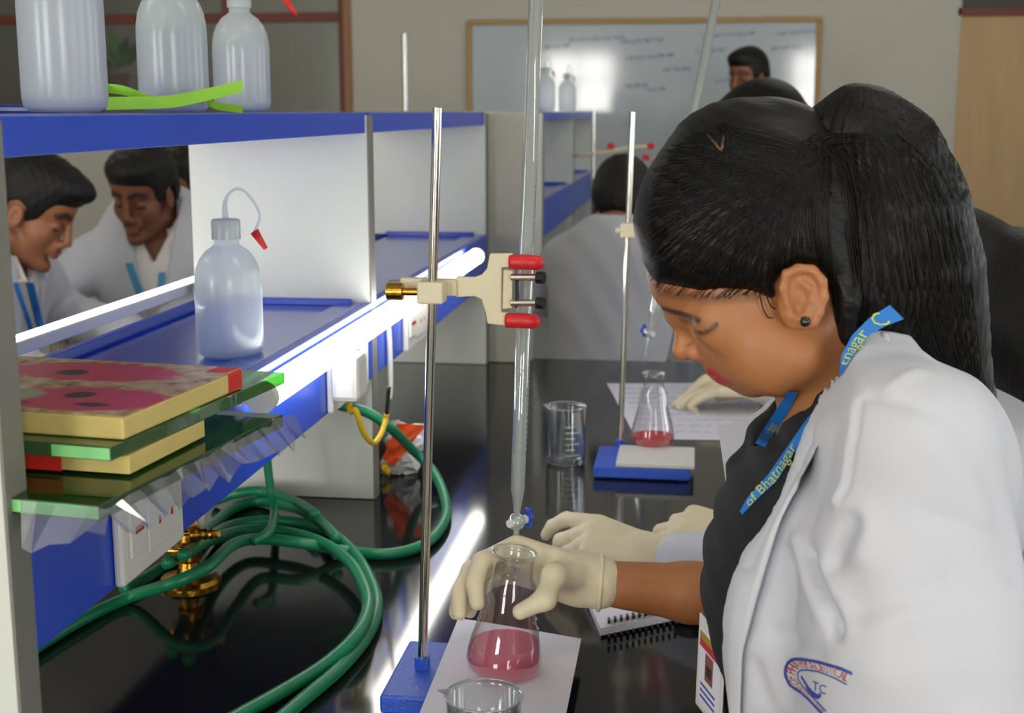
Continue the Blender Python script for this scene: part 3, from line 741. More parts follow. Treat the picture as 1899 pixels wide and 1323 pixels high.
def flask(loc, d, h, label, tilt, sol, fill, neck=.021, grp='conical flasks', milk=None):
    """conical flask with straight neck, rolled rim, liquid and printed marks"""
    r = d / 2; f = empty('conical_flask', loc, label, 'flask', grp)
    T = Matrix.Translation(loc) @ Matrix.Rotation(tilt, 4, 'Y')
    rn = neck
    out = [(0, .0012), (r * .82, .0), (r * .94, .003), (r, .011), (r * .985, .018), (r * .9, h * .27), (r * .70, h * .5), (rn * 1.25, h * .72), (rn, h * .79), (rn, h * .955), (rn * 1.05, h * .965), (rn * 1.16, h * .985), (rn * 1.12, h), (rn * .95, h * .992), (rn * .93, h * .96)]
    MB().lathe(out, 40, T).build('glass_wall', M['glass'], f, smooth=True)
    # liquid stays level: cut the flask's inside by a horizontal plane
    rl = lambda z: np.interp(z, [0, .003, .011, .018, h * .27, h * .5], [r * .8, r * .93, r * .985, r * .97, r * .885, r * .685])
    mb = MB(); seg = 40; zs = [.002, .004, .008, .012] + np.linspace(.016, fill, 4).tolist(); rings = []
    Ti = T.inverted()
    for i, zz in enumerate(zs):
        ring = []
        for k in range(seg):
            a = 2 * math.pi * k / seg
            zloc = zz
            rr_ = float(rl(zz)) - .0012
            if i >= 4:
                top = fill - math.tan(tilt) * (-rr_ * math.cos(a))
                zloc = .012 + (top - .012) * (i - 3) / 4
                rr_ = float(rl(zloc)) - .0012
            ring.append(mb.bm.verts.new(T @ Vector((rr_ * math.cos(a), rr_ * math.sin(a), zloc))))
        rings.append(ring)
    for A, B in zip(rings, rings[1:]):
        for k in range(seg): mb.bm.faces.new((A[k], A[(k + 1) % seg], B[(k + 1) % seg], B[k]))
    mb.bm.faces.new(rings[0][::-1]); mb.bm.faces.new(rings[-1])
    mb.build('solution', sol, f, auto=40)
    g = MB()
    for i in range(4):
        zz = h * (.36 + .08 * i); rr_ = float(np.interp(zz, [h * .27, h * .5, h * .72], [r * .9, r * .70, rn * 1.25])) + .0004
        g.tube([T @ Vector((rr_ * math.cos(a), rr_ * math.sin(a), zz)) for a in np.linspace(.2, .75, 7).tolist()], .0007, 4)
    g.build('printed_marks', M['grad'], f)
    return f
fl = atz(934, 1248, ZS + .002)
FLASK_TILT = R(5.5)
flask(fl + Vector((-.001, 0, .0042)), .079, .129, 'conical flask of pink solution held by the neck in a gloved hand', FLASK_TILT, M['pink'], .030)

def beaker(loc, d, h, label):
    r = d / 2; b = empty('beaker', loc, label, 'beaker', 'glass beakers'); T = Matrix.Translation(loc)
    MB().lathe([(0, .0015), (r * .88, .0), (r * .97, .003), (r, .009), (r, h * .95), (r * 1.05, h), (r * 1.02, h + .0008), (r * .965, h * .95), (r * .965, .01), (r * .9, .004), (0, .004)], 40, T).build('glass_wall', M['glass'], b, smooth=True)
    MB().lathe([(r * 1.035, h - .0012), (r * 1.06, h), (r * 1.035, h + .0014), (r * 1.0, h)], 40, T, closed=True).build('rolled_rim', M['burette'], b, smooth=True)
    g = MB()
    for i in range(6):
        zz = h * (.2 + .1 * i); g.tube([Vector(loc) + Vector(((r + .0003) * math.cos(a), (r + .0003) * math.sin(a), zz)) for a in np.linspace(-1.5, -1.0 if i % 2 else -.75, 7).tolist()], .0006, 4)
    g.build('graduations', M['grad'], b)
    mb = MB(); sp = T @ Vector((-r * 1.06, 0, h))
    mb.poly([sp + Vector((.004, -.007, 0)), sp + Vector((-.006, 0, .0015)), sp + Vector((.004, .007, 0))], (0, 0, .0012)); mb.build('pouring_lip', M['burette'], b)
    return b
pb = aty(897, 1290, 1.105); beaker((pb.x, pb.y, ZB), .068, pb.z - ZB, 'empty glass beaker at the bottom edge, closest to the camera')
pb2 = atz(1049, 858, ZB); beaker((pb2.x, pb2.y, ZB), .068, .10, 'empty graduated beaker between the two retort stands')

# second stand further along
st2c = atz(1190, 850, ZB)
st2 = empty('retort_stand', (st2c.x, st2c.y, ZB), 'retort stand with blue base and rod behind the beaker, farther along', 'stand')
bx0 = atz(1100, 865, ZS).x; bx1 = atz(1280, 868, ZS).x; by0 = atz(1190, 868, ZS).y
plate_base(bx0, by0, bx1, by0 + .14, .022, 'base_plate', st2)
r2b = atz(1150, 828, ZS); r2t = aty(1173, 208, r2b.y)
MB().cyl(r2b, r2t, .0049, seg=16).build('rod', M['steel'], st2, auto=40)
MB().cyl(r2b, r2b + Vector((0, 0, .012)), .0085, seg=6).build('rod_nut', M['enamel'], st2)
tl = empty('white_tile', (bx0 + .1, by0 + .06, ZS), 'white glazed tile under the red flask on the farther stand base', 'tile')
ta = atz(1142, 858, ZS + .008); tb_ = atz(1288, 862, ZS + .008)
MB().box((ta.x, ta.y, ZS), (tb_.x, ta.y + .12, ZS + .008), .0015).build('glazed_body', M['white_plastic'], tl)
f2 = atz(1210, 822, ZS + .008)
flask((f2.x, f2.y, ZS + .0082), .076, .126, 'small conical flask of red solution on the white tile', 0.0, M['red_sol'], .014, neck=.018)
b2 = aty(1205, 618, f2.y); b2t = aty(1340, -60, f2.y + .05)
burette(b2t, b2, 'tilted glass burette with blue stopcock above the red flask', grads=False, stop_dir=1)
# its clamp
cl2p = b2 + (b2t - b2) * .29
c2 = empty('burette_clamp', cl2p, 'burette clamp on the farther stand, hidden behind the head of the woman in front', 'clamp')
rp2 = r2b + (r2t - r2b) * ((cl2p.z - r2b.z) / (r2t.z - r2b.z))
MB().cyl(rp2 + Vector((-.02, -.012, 0)), cl2p + Vector((-.02, -.012, 0)), .005, seg=12).build('arm', M['cream'], c2, auto=40)
MB().box(rp2 + Vector((-.012, -.016, -.012)), rp2 + Vector((.012, .008, .012)), .002).build('boss_head', M['cream'], c2)
for dz in (-.02, .02):
    MB().tube([cl2p + Vector((-.03, -.012, dz)), cl2p + Vector((0, -.012, dz)), cl2p + Vector((.012, -.004, dz))], .006, 10, 3).build('jaw_sleeve', M['red_vinyl'], c2, smooth=True)
MB().box(cl2p + Vector((-.034, -.016, -.028)), cl2p + Vector((-.024, -.008, .028)), .001).build('yoke', M['cream'], c2)

# crumpled packet by the upright
pk = atz(745, 880, ZB); root = empty('plastic_packet', pk, 'crumpled orange and white plastic packet beside the second upright', 'packet')
def crumple(pxs, Y0_, name, m, seed, amp=.008, n=9, depth=.03):
    rr_ = random.Random(seed); P = [aty(a, b, Y0_) for a, b in pxs]; mb = MB(); F = []; Bk = []
    for i in range(n):
        rf, rb_ = [], []
        for j in range(n):
            s, t = i / (n - 1), j / (n - 1)
            p = P[0] * (1 - s) * (1 - t) + P[1] * s * (1 - t) + P[2] * s * t + P[3] * (1 - s) * t
            bul = math.sin(math.pi * s) * math.sin(math.pi * t)
            jit = Vector((rr_.uniform(-amp, amp), rr_.uniform(-amp, amp), rr_.uniform(-amp, amp) * .6))
            rf.append(mb.bm.verts.new(p + jit + Vector((0, -depth * bul, 0)))); rb_.append(mb.bm.verts.new(p + jit * .5 + Vector((0, depth * bul + .002, 0))))
        F.append(rf); Bk.append(rb_)
    for i in range(n - 1):
        for j in range(n - 1):
            mb.bm.faces.new((F[i][j], F[i + 1][j], F[i + 1][j + 1], F[i][j + 1])); mb.bm.faces.new((Bk[i][j], Bk[i][j + 1], Bk[i + 1][j + 1], Bk[i + 1][j]))
    zmin = min(v.co.z for v in mb.bm.verts)
    if zmin < ZB + .001:
        for v in mb.bm.verts: v.co.z = max(v.co.z, ZB + .001)
    return mb.build(name, m, root)
M['packet'] = mat('printed_packet_film', (230, 230, 232), .25, var=.03, bump=.3, bscale=60)
crumple([(708, 886), (775, 890), (792, 788), (722, 784)], pk.y, 'packet_film', M['packet'], 3)
crumple([(708, 852), (730, 866), (790, 790), (735, 786)], pk.y - .036, 'printed_band', M['orange'], 5, .003, 6, .002)
crumple([(708, 876), (722, 884), (724, 866), (708, 858)], pk.y - .03, 'printed_corner', M['yellow'], 6, .002, 4, .002)

# notebooks and papers
nb = empty('spiral_notebook', atz(1190, 1080, ZB), 'open spiral notebook with black comb binding under the bare forearm', 'notebook')
NP = [atz(a, b, ZB + .012) for a, b in ((1114, 1166), (1300, 1128), (1330, 990), (1050, 1018))]
MB().poly([p + Vector((0, 0, -.0118)) for p in NP], (0, 0, .0028)).build('cover', M['black'], nb)
MB().poly([p + Vector((0, 0, -.009)) for p in NP], (0, 0, .009)).build('page_block', M['paper'], nb)
e0, e1 = NP[0], NP[1]
inw = ((NP[3] + NP[2]) / 2 - (e0 + e1) / 2).normalized()
lp0 = MB().box((0, 0, 0), (1, 1, 1)); lp0.bm.clear()
ring_me = None
for k in range(15):
    c = e0 + (e1 - e0) * (.08 + .9 * k / 15)
    pts = [c + inw * (.012 * math.cos(a) - .001) + Vector((0, 0, .0095 * math.sin(a) - .003)) for a in np.linspace(-2.6, 1.6, 9).tolist()]
    pts = [Vector((p.x, p.y, max(p.z, ZB + .0022))) for p in pts] + [c + inw * .022 + Vector((0, 0, .0016))]
    MB().tube(pts, .0018, 6, 2).build('binding_ring', M['black'], nb, smooth=True)
sheet([(1125, 712), (1180, 815), (1420, 818), (1400, 712)], ZB + .0006, 'handwritten sheet of paper under the hands at the far end', lines=9, lift=.001)
sw = atz(1282, 1150, ZB)
sx_ = empty('stopwatch', sw, 'small black stopwatch lying on the worktop beside the notebook', 'stopwatch')
MB().lathe([(0, 0), (.02, 0), (.024, .004), (.024, .012), (.02, .016), (0, .016)], 24, Matrix.Translation(sw)).build('case', M['black'], sx_, auto=40)
MB().cyl(sw + Vector((0, 0, .016)), sw + Vector((0, 0, .0166)), .015, seg=20).build('dial', mat('dark_green_dial', (20, 60, 46), .15), sx_)
MB().cyl(sw + Vector((0, .023, .008)), sw + Vector((0, .031, .008)), .004, seg=10).build('crown', M['steel'], sx_)

# background stand with burette on the far left side, and clamp jaws on the far bench
pS = Vector((-.98, 4.42, ZB)); sB = empty('retort_stand', pS, 'distant retort stand on the second bench, left of the whiteboard', 'stand')
MB().box(pS + Vector((-.1, -.07, .002)), pS + Vector((.1, .07, .022)), .003).build('base_plate', M['enamel'], sB)
tpS = aty(750, 62, 4.42); MB().cyl((tpS.x, 4.42, ZB + .02), (tpS.x, 4.42, tpS.z), .009, seg=14).build('rod', M['alu'], sB, auto=40)
pT = Vector((-.16, 4.6, ZB)); sC = empty('retort_stand', pT, 'distant retort stand with double red jawed clamp in front of the whiteboard', 'stand')
MB().box(pT + Vector((-.1, -.07, .002)), pT + Vector((.1, .07, .022)), .003).build('base_plate', M['enamel'], sC)
q0 = aty(1100, 285, 4.6)
MB().cyl((q0.x, 4.6, ZB + .02), (q0.x, 4.6, 1.5), .006, seg=12).build('rod', M['steel'], sC, auto=40)
MB().tube([aty(1062, 288, 4.6), aty(1120, 283, 4.6), aty(1165, 275, 4.6), aty(1205, 272, 4.6)], .007, 8, 3).build('clamp_arm', M['cream'], sC, smooth=True)
for a, b in ((1133, 271), (1207, 271), (1198, 292), (1216, 302)):
    p = aty(a, b, 4.6); MB().box(p + Vector((-.012, -.01, -.01)), p + Vector((.012, .01, .01)), .004).build('jaw_sleeve', M['red_vinyl'], sC)
# potted plant on the corridor sill
pp = aty(216, 110, Y1 + .9); ppz = 1.6
pl = empty('potted_plant', (pp.x, pp.y, 0), 'small green potted plant on a ledge behind the glazed opening', 'plant')
MB().box((pp.x - .35, pp.y - .12, 0), (pp.x + .35, pp.y + .2, ppz)).build('ledge', M['corridor'], pl)
MB().lathe([(0, ppz), (.06, ppz), (.085, ppz + .14), (.078, ppz + .14), (.06, ppz + .12), (0, ppz + .12)], 20, Matrix.Translation((pp.x, pp.y, 0))).build('pot', M['terracotta'], pl, auto=40)
rr = random.Random(2)
for k in range(26):
    a = rr.uniform(0, 6.28); e = rr.uniform(.3, 1.3); l = rr.uniform(.12, .34)
    o = Vector((pp.x, pp.y, ppz + .12)); d = Vector((math.cos(a) * math.cos(e), math.sin(a) * math.cos(e), math.sin(e)))
    tip_ = o + d * l; sd = d.cross(Vector((0, 0, 1))).normalized() * .035
    MB().poly([o + d * l * .4, o + d * l * .7 + sd, tip_, o + d * l * .7 - sd], d.cross(sd).normalized() * .002).build('leaf', M['leaf'], pl)
# ------------------------------------------------------------------ signed distance modelling
class SDF:
    """block-evaluated signed distance field polygonised with surface nets"""
    def __init__(s, lo, hi, h):
        s.lo = np.array(lo, dtype=np.float32); s.h = h
        n = np.ceil((np.array(hi) - np.array(lo)) / h).astype(int) + 1
        s.ax = [s.lo[i] + h * np.arange(n[i], dtype=np.float32) for i in range(3)]
        s.d = np.full(n, 1.0, dtype=np.float32)
    def block(s, lo, hi):
        sl = []
        for i in range(3):
            a = int(np.searchsorted(s.ax[i], lo[i])); b = int(np.searchsorted(s.ax[i], hi[i]))
            if b - a < 1: return None
            sl.append(slice(a, b))
        P = np.meshgrid(s.ax[0][sl[0]], s.ax[1][sl[1]], s.ax[2][sl[2]], indexing='ij', sparse=True)
        return tuple(sl), P
    def _apply(s, lo, hi, fn, k, op):
        r = s.block(np.array(lo) - k - 3 * s.h, np.array(hi) + k + 3 * s.h)
        if r is None: return s
        sl, P = r; v = fn(P); a = s.d[sl]
        if op == 'add':
            if k > 0:
                hh = np.clip(.5 + .5 * (v - a) / k, 0, 1); s.d[sl] = v * (1 - hh) + a * hh - k * hh * (1 - hh)
            else: s.d[sl] = np.minimum(a, v)
        elif op == 'sub':
            v = -v
            if k > 0:
                hh = np.clip(.5 - .5 * (v - a) / k, 0, 1); s.d[sl] = v * (1 - hh) + a * hh + k * hh * (1 - hh)
            else: s.d[sl] = np.maximum(a, v)
        return s
    def ell(s, c, r, k=.01, op='add', M3=None):
        c = np.array(c, dtype=np.float32); r = np.array(r, dtype=np.float32); m = float(r.max())
        def fn(P):
            x, y, z = P[0] - c[0], P[1] - c[1], P[2] - c[2]
            if M3 is not None:
                A = np.array(M3, dtype=np.float32)   # rows are the ellipsoid's own axes
                x, y, z = A[0, 0] * x + A[0, 1] * y + A[0, 2] * z, A[1, 0] * x + A[1, 1] * y + A[1, 2] * z, A[2, 0] * x + A[2, 1] * y + A[2, 2] * z
            k0 = np.sqrt((x / r[0]) ** 2 + (y / r[1]) ** 2 + (z / r[2]) ** 2)
            k1 = np.sqrt((x / r[0] ** 2) ** 2 + (y / r[1] ** 2) ** 2 + (z / r[2] ** 2) ** 2) + 1e-9
            return k0 * (k0 - 1) / k1
        return s._apply(c - m, c + m, fn, k, op)
    def cap(s, a, b, ra, rb=None, k=.01, op='add'):
        rb = ra if rb is None else rb
        a = np.array(a, dtype=np.float32); b = np.array(b, dtype=np.float32); ab = b - a; L = float(ab @ ab) + 1e-12; m = max(ra, rb)
        def fn(P):
            x, y, z = P[0] - a[0], P[1] - a[1], P[2] - a[2]
            t = np.clip((x * ab[0] + y * ab[1] + z * ab[2]) / L, 0, 1)
            return np.sqrt((x - ab[0] * t) ** 2 + (y - ab[1] * t) ** 2 + (z - ab[2] * t) ** 2) - (ra + (rb - ra) * t)
        return s._apply(np.minimum(a, b) - m, np.maximum(a, b) + m, fn, k, op)
    def chain(s, pts, rs, k=.01, op='add'):
        for i in range(len(pts) - 1): s.cap(pts[i], pts[i + 1], rs[i], rs[i + 1], k, op)
        return s
    def loft(s, rows, k=.02, op='add', pw=2.4):
        """horizontal sections: (z, cx, cy, rx, ry)"""
        rows = sorted(rows); Z = [r[0] for r in rows]
        lo = [min(r[1] - r[3] for r in rows), min(r[2] - r[4] for r in rows), Z[0]]
        hi = [max(r[1] + r[3] for r in rows), max(r[2] + r[4] for r in rows), Z[-1]]
        def fn(P):
            z = P[2]; cx, cy, rx, ry = [np.interp(z, Z, [r[i] for r in rows]).astype(np.float32) for i in (1, 2, 3, 4)]
            q = (np.abs((P[0] - cx) / rx) ** pw + np.abs((P[1] - cy) / ry) ** pw) ** (1 / pw)
            d = (q - 1) * np.minimum(rx, ry)
            dz = np.maximum(Z[0] - z, z - Z[-1])
            return np.maximum(d, dz)
        return s._apply(lo, hi, fn, k, op)
    def fn(s, f, k=0.0, op='add', lo=None, hi=None):
        lo = [a[0] for a in s.ax] if lo is None else lo; hi = [a[-1] + 1 for a in s.ax] if hi is None else hi
        return s._apply(lo, hi, f, k, op)
    def mesh(s):
        d = s.d.copy()
        for i in range(3):
            sl = [slice(None)] * 3; sl[i] = 0; d[tuple(sl)] = np.maximum(d[tuple(sl)], s.h * .5); sl[i] = -1; d[tuple(sl)] = np.maximum(d[tuple(sl)], s.h * .5)
        sg = d < 0
        cnt = np.zeros(np.array(d.shape) - 1, dtype=np.int8)
        for i in (0, 1):
            for j in (0, 1):
                for k in (0, 1):
                    cnt += sg[i:i + cnt.shape[0], j:j + cnt.shape[1], k:k + cnt.shape[2]]
        mix = (cnt > 0) & (cnt < 8); ci = np.argwhere(mix)
        idx = np.full(cnt.shape, -1, dtype=np.int64); idx[mix] = np.arange(len(ci))
        acc = np.zeros((len(ci), 3)); num = np.zeros(len(ci))
        cor = [(i, j, k) for i in (0, 1) for j in (0, 1) for k in (0, 1)]
        val = {c: d[ci[:, 0] + c[0], ci[:, 1] + c[1], ci[:, 2] + c[2]] for c in cor}
        for a in cor:
            for ax in range(3):
                if a[ax] == 0:
                    b = list(a); b[ax] = 1; b = tuple(b); va, vb = val[a], val[b]; cr = (va < 0) != (vb < 0)
                    t = np.where(cr, va / np.where(cr, va - vb, 1), 0); p = np.array(a, dtype=float)[None, :].repeat(len(ci), 0); p[:, ax] = t
                    acc += p * cr[:, None]; num += cr
        V = s.lo + s.h * (ci + acc / num[:, None])
        F = []
        for ax in range(3):
            o1, o2 = [(1, 2), (2, 0), (0, 1)][ax]
            n = d.shape
            sl0 = [slice(1, n[q] - 1) for q in range(3)]; sl0[ax] = slice(0, n[ax] - 1); sl1 = list(sl0); sl1[ax] = slice(1, n[ax])
            s0 = sg[tuple(sl0)]; s1 = sg[tuple(sl1)]
            for flip in (0, 1):
                e = np.argwhere(s0 & ~s1) if not flip else np.argwhere(~s0 & s1)
                if not len(e): continue
                e = e + np.array([0 if q == ax else 1 for q in range(3)])
                def cell(da, db):
                    c = e.copy(); c[:, o1] -= da; c[:, o2] -= db; return idx[c[:, 0], c[:, 1], c[:, 2]]
                q = np.stack([cell(1, 1), cell(0, 1), cell(0, 0), cell(1, 0)], 1)
                F.append(q if not flip else q[:, ::-1])
        F = np.concatenate(F); F = F[(F >= 0).all(1)]
        return V, F
def relax(V, F, n=1, w=.5):
    """light Laplacian smoothing"""
    for _ in range(n):
        s_ = np.zeros_like(V); c = np.zeros(len(V))
        for i in range(4):
            a, b = F[:, i], F[:, (i + 1) % 4]
            np.add.at(s_, a, V[b]); np.add.at(c, a, 1); np.add.at(s_, b, V[a]); np.add.at(c, b, 1)
        V = V * (1 - w) + w * s_ / np.maximum(c, 1)[:, None]
    return V
def np_mesh(name, V, F, cols=None):
    me = bpy.data.meshes.new(name); nv, nf = len(V), len(F)
    me.vertices.add(nv); me.vertices.foreach_set('co', np.asarray(V, dtype=np.float32).ravel())
    me.loops.add(nf * 4); me.loops.foreach_set('vertex_index', np.asarray(F, dtype=np.int32).ravel())
    me.polygons.add(nf); me.polygons.foreach_set('loop_start', np.arange(0, nf * 4, 4, dtype=np.int32))
    me.update(calc_edges=True); me.validate()
    if cols is not None:
        at = me.color_attributes.new('Col', 'FLOAT_COLOR', 'POINT')
        c = np.ones((nv, 4), dtype=np.float32); c[:, :3] = cols; at.data.foreach_set('color', c.ravel())
    return me
def join_vf(parts):
    V, F, Cc, o = [], [], [], 0
    for v, f, c in parts: V.append(v); F.append(f + o); Cc.append(c); o += len(v)
    return np.concatenate(V), np.concatenate(F), np.concatenate(Cc)
def bvh_of(V, F): return BVHTree.FromPolygons([tuple(v) for v in V], [tuple(int(i) for i in f) for f in F])
def poly_sdf(pts):
    """2D signed distance to polygon, as function of arrays x,y"""
    P = [np.array(p, dtype=np.float32) for p in pts]
    def f(x, y):
        best = np.full(np.broadcast(x, y).shape, 1e9, dtype=np.float32); sgn = np.ones_like(best)
        n = len(P)
        for i in range(n):
            a, b = P[i], P[i - 1]; ex, ey = b - a; wx, wy = x - a[0], y - a[1]
            t = np.clip((wx * ex + wy * ey) / (ex * ex + ey * ey + 1e-12), 0, 1)
            best = np.minimum(best, (wx - ex * t) ** 2 + (wy - ey * t) ** 2)
            c1 = y >= a[1]; c2 = y < b[1]; c3 = ex * wy > ey * wx
            allc = c1 & c2 & c3; nonec = ~c1 & ~c2 & ~c3
            sgn = np.where(allc | nonec, -sgn, sgn)
        return sgn * np.sqrt(best)
    return f
def seg_dist(V, pts):
    """distance of points V (n,3) to a 3D polyline"""
    best = np.full(len(V), 1e9)
    for a, b in zip(pts, pts[1:]):
        a = np.array(a); b = np.array(b); ab = b - a; t = np.clip(((V - a) @ ab) / (ab @ ab + 1e-12), 0, 1)
        best = np.minimum(best, np.linalg.norm(V - a - t[:, None] * ab, axis=1))
    return best
def blend(cols, w, rgb):
    return cols * (1 - w[:, None]) + np.array(lin(rgb)[:3])[None, :] * w[:, None]
def sstep(x, a, b): t = np.clip((x - a) / (b - a), 0, 1); return t * t * (3 - 2 * t)

# ------------------------------------------------------------------ hands
def glove_hand(s, W, dirv, palm_n, thumb_side, curls, spread=.10, scale=1.0, thumb=None, k=.006, fat=1.0):
    """adds a hand to field s: wrist W, pointing along dirv, palm normal palm_n; thumb_side vector in the palm plane.
    curls: per finger (index..little) bends at the three knuckles, radians towards the palm"""
    W = Vector(W); d = Vector(dirv).normalized(); n = Vector(palm_n).normalized(); n = (n - d * n.dot(d)).normalized(); t = Vector(thumb_side); t = (t - d * t.dot(d) - n * t.dot(n)).normalized()
    S = scale
    def pt(a, b, c=0): return W + d * a * S + t * b * S + n * c * S
    # palm
    for a, b in ((-.03, .02), (-.012, .006), (.008, -.008), (.026, -.022)):
        s.cap(pt(.008, a * .55), pt(.082 - abs(b) * .12, -b if False else {-.03: -.031, -.012: -.011, .008: .010, .026: .029}[a]), .0155 * S * fat, .0115 * S * fat, k)
    s.ell(pt(.035, .022, .010), np.array((.016, .016, .016)) * S * fat, k * 1.5)
    roots = [(.085, .030), (.088, .0105), (.084, -.010), (.076, -.029)]
    lens = [(.042, .026, .021), (.047, .029, .022), (.043, .027, .021), (.034, .021, .019)]
    for i in range(4):
        p = pt(*roots[i]); sp = (1.5 - i) * spread
        dd = (d * math.cos(sp) + t * math.sin(sp)).normalized(); ang = 0; r = [.0098, .0090, .0082, .0072] if i < 3 else [.0086, .0078, .0070, .0062]
        cur = [p]
        for j in range(3):
            ang += curls[i][j]; v = dd * math.cos(ang) + n * math.sin(ang); cur.append(cur[-1] + v * lens[i][j] * S)
        s.chain(cur, [q * S * fat for q in r], k * .5)
    # thumb
    tp = [pt(.012, .018, .006)] + ([Vector(q) for q in thumb] if thumb else [pt(.042, .045, .018), pt(.070, .055, .026), pt(.092, .052, .032)])
    s.chain(tp, [.0140 * S * fat, .0108 * S * fat, .0090 * S * fat, .0074 * S * fat], k)
    return s
# ------------------------------------------------------------------ the woman holding the flask
YM = 1.17
def Q(px, py, s=0.0): return aty(px, py, YM - s)
def Q2(px, py, s=0.0): p = Q(px, py, s); return (p.x, p.z)
K = .000469            # metres per photo pixel at her head
SKIN_W = (172, 114, 70)

def main_head(s):
    E = lambda c, r, k=.012, op='add', M3=None: s.ell(c, r, k, op, M3)
    E(Q(1400, 412), (.092, .071, .084), .0)                       # cranium
    E(Q(1285, 505), (.040, .052, .042), .02)                       # forehead
    E(Q(1385, 590), (.050, .060, .058), .02)                       # mid face
    for sd in (-1, 1):
        E(Q(1404, 638, sd * .030), (.030, .029, .034), .014)       # cheek
        s.cap(Q(1405, 697, sd * .012), Q(1490, 662, sd * .046), .0150, .020, .014)   # jaw
        E(Q(1440, 655, sd * .040), (.036, .024, .036), .016)
        s.cap(Q(1259, 581, 0), Q(1290, 586, sd * .036), .0110, .0085, .008)           # brow
        E(Q(1335, 600, sd * .050), (.020, .012, .022), .012)
    E(Q(1425, 655), (.046, .046, .030), .016)                      # floor of the mouth
    E(Q(1348, 672), (.0185, .022, .018), .012)                     # maxilla
    for sd in (-1, 1):
        E(Q(1280, 606, sd * .028), (.013, .012, .0075), .006, 'sub')   # eye socket
        E(Q(1312, 605, sd * .030), (.0130, .0135, .0120), .004)        # closed lid over the eye
    s.cap(Q(1265, 600), Q(1269, 646), .0070, .0088, .006)          # nose bridge and tip
    E(Q(1270, 650), (.0108, .0096, .0088), .005)
    for sd in (-1, 1):
        E(Q(1291, 653, sd * .0105), (.0100, .0070, .0080), .003)   # nostril wing
        s.ell(Q(1285, 664, sd * .006), (.004, .003, .003), .002, 'sub')
    E(Q(1334, 684), (.0092, .0155, .0050), .004)                   # upper lip
    E(Q(1350, 699), (.0090, .0140, .0055), .004)                   # lower lip
    s.cap(Q(1322, 693, -.018), Q(1322, 693, .018), .0014, .0014, .002, 'sub')
    E(Q(1390, 704), (.0135, .016, .0125), .012)                    # chin
    # neck down into the chest
    s.chain([Q(1545, 585), Q(1560, 680), Q(1560, 780), Q(1560, 860)], [.052, .047, .050, .062], .02)
    # ears
    for sd in (-1, 1):
        c = Vector(Q(1490, 556, sd * .071)); dx = lambda a, b, o=0: Q(a, b, sd * (.071 + o))
        tl = R(-14); A = [(math.cos(tl), 0, math.sin(tl)), (0, 1, 0), (-math.sin(tl), 0, math.cos(tl))]
        E(dx(1487, 552), (.0185, .0055, .0275), .004, 'add', A)
        ring = [(1462, 566), (1452, 535), (1458, 508), (1480, 499), (1506, 503), (1524, 522), (1528, 552), (1519, 580), (1508, 598), (1494, 602)]
        s.chain([dx(a, b, .004) for a, b in ring], [.0034, .0036, .0038, .0042, .0044, .0042, .0038, .0040, .0046, .0046], .003)
        E(dx(1488, 545, .006), (.0105, .0042, .017), .003, 'sub', A)
        s.chain([dx(a, b, .003) for a, b in ((1482, 520), (1502, 535), (1506, 560), (1497, 588))], [.0022, .0028, .0028, .0024], .003)
        E(dx(1478, 572, .004), (.005, .0045, .007), .003, 'sub')
        E(dx(1495, 596, .001), (.0070, .0045, .0075), .003)
        s.cap(dx(1462, 572, .0), dx(1466, 585, .002), .004, .0035, .004)
    return s
lo = Vector((-.075, 1.075, 1.155)); hi = Vector((.175, 1.265, 1.50))
sh = SDF(lo, hi, .0022); main_head(sh); Vh, Fh = sh.mesh(); Vh = relax(Vh, Fh, 1, .3)
HEAD_FIELD = sh
def seg_dist2(V, pts):
    W_ = V.copy(); W_[:, 1] = 0; return seg_dist(W_, [(p[0], 0, p[2]) for p in pts])
def skin_cols(V, base, var=.05):
    c = np.array(lin(base)[:3])[None, :].repeat(len(V), 0)
    return c
ch_ = skin_cols(Vh, SKIN_W)
sy = np.abs(Vh[:, 1] - YM)
lipm = sstep(sy, .034, .026)
d1 = seg_dist2(Vh, [Q(1318, 683, .0), Q(1342, 690, .012)]); d2 = seg_dist2(Vh, [Q(1334, 699, .0), Q(1350, 700, .012)])
ch_ = blend(ch_, lipm * sstep(np.minimum(d1, d2), .0052, .0032), (192, 48, 66))
fr = sstep(Vh[:, 0], Q(1420, 600).x, Q(1380, 600).x)
ch_ = blend(ch_, .9 * fr * sstep(sy, .004, .010) * sstep(seg_dist2(Vh, [Q(1232, 574, .02), Q(1262, 580, .03), Q(1294, 588, .036)]), .0040, .0014), (46, 30, 24))
ch_ = blend(ch_, .9 * fr * sstep(sy, .012, .02) * sstep(seg_dist2(Vh, [Q(1292, 611, .036), Q(1306, 612, .04), Q(1318, 606, .044), Q(1328, 597, .046)]), .0028, .0010), (40, 26, 24))
ch_ = blend(ch_, .32 * fr * sstep(sy, .010, .02) * sstep(seg_dist2(Vh, [Q(1284, 603, .036), Q(1316, 602, .044)]), .010, .003), (112, 70, 50))  # shading of the eyelids, painted darker into the skin colour
ch_ = blend(ch_, .22 * sstep(seg_dist2(Vh, [Q(1258, 650), Q(1290, 652, .012)]), .013, .004), (214, 136, 104))
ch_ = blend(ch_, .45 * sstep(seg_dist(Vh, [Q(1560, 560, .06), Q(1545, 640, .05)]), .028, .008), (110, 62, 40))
ch_ = blend(ch_, .6 * sstep(seg_dist2(Vh, [Q(1190, 500, .03), Q(1225, 545, .045), Q(1300, 553, .055), Q(1400, 550, .06)]), .008, .001), (84, 52, 34))

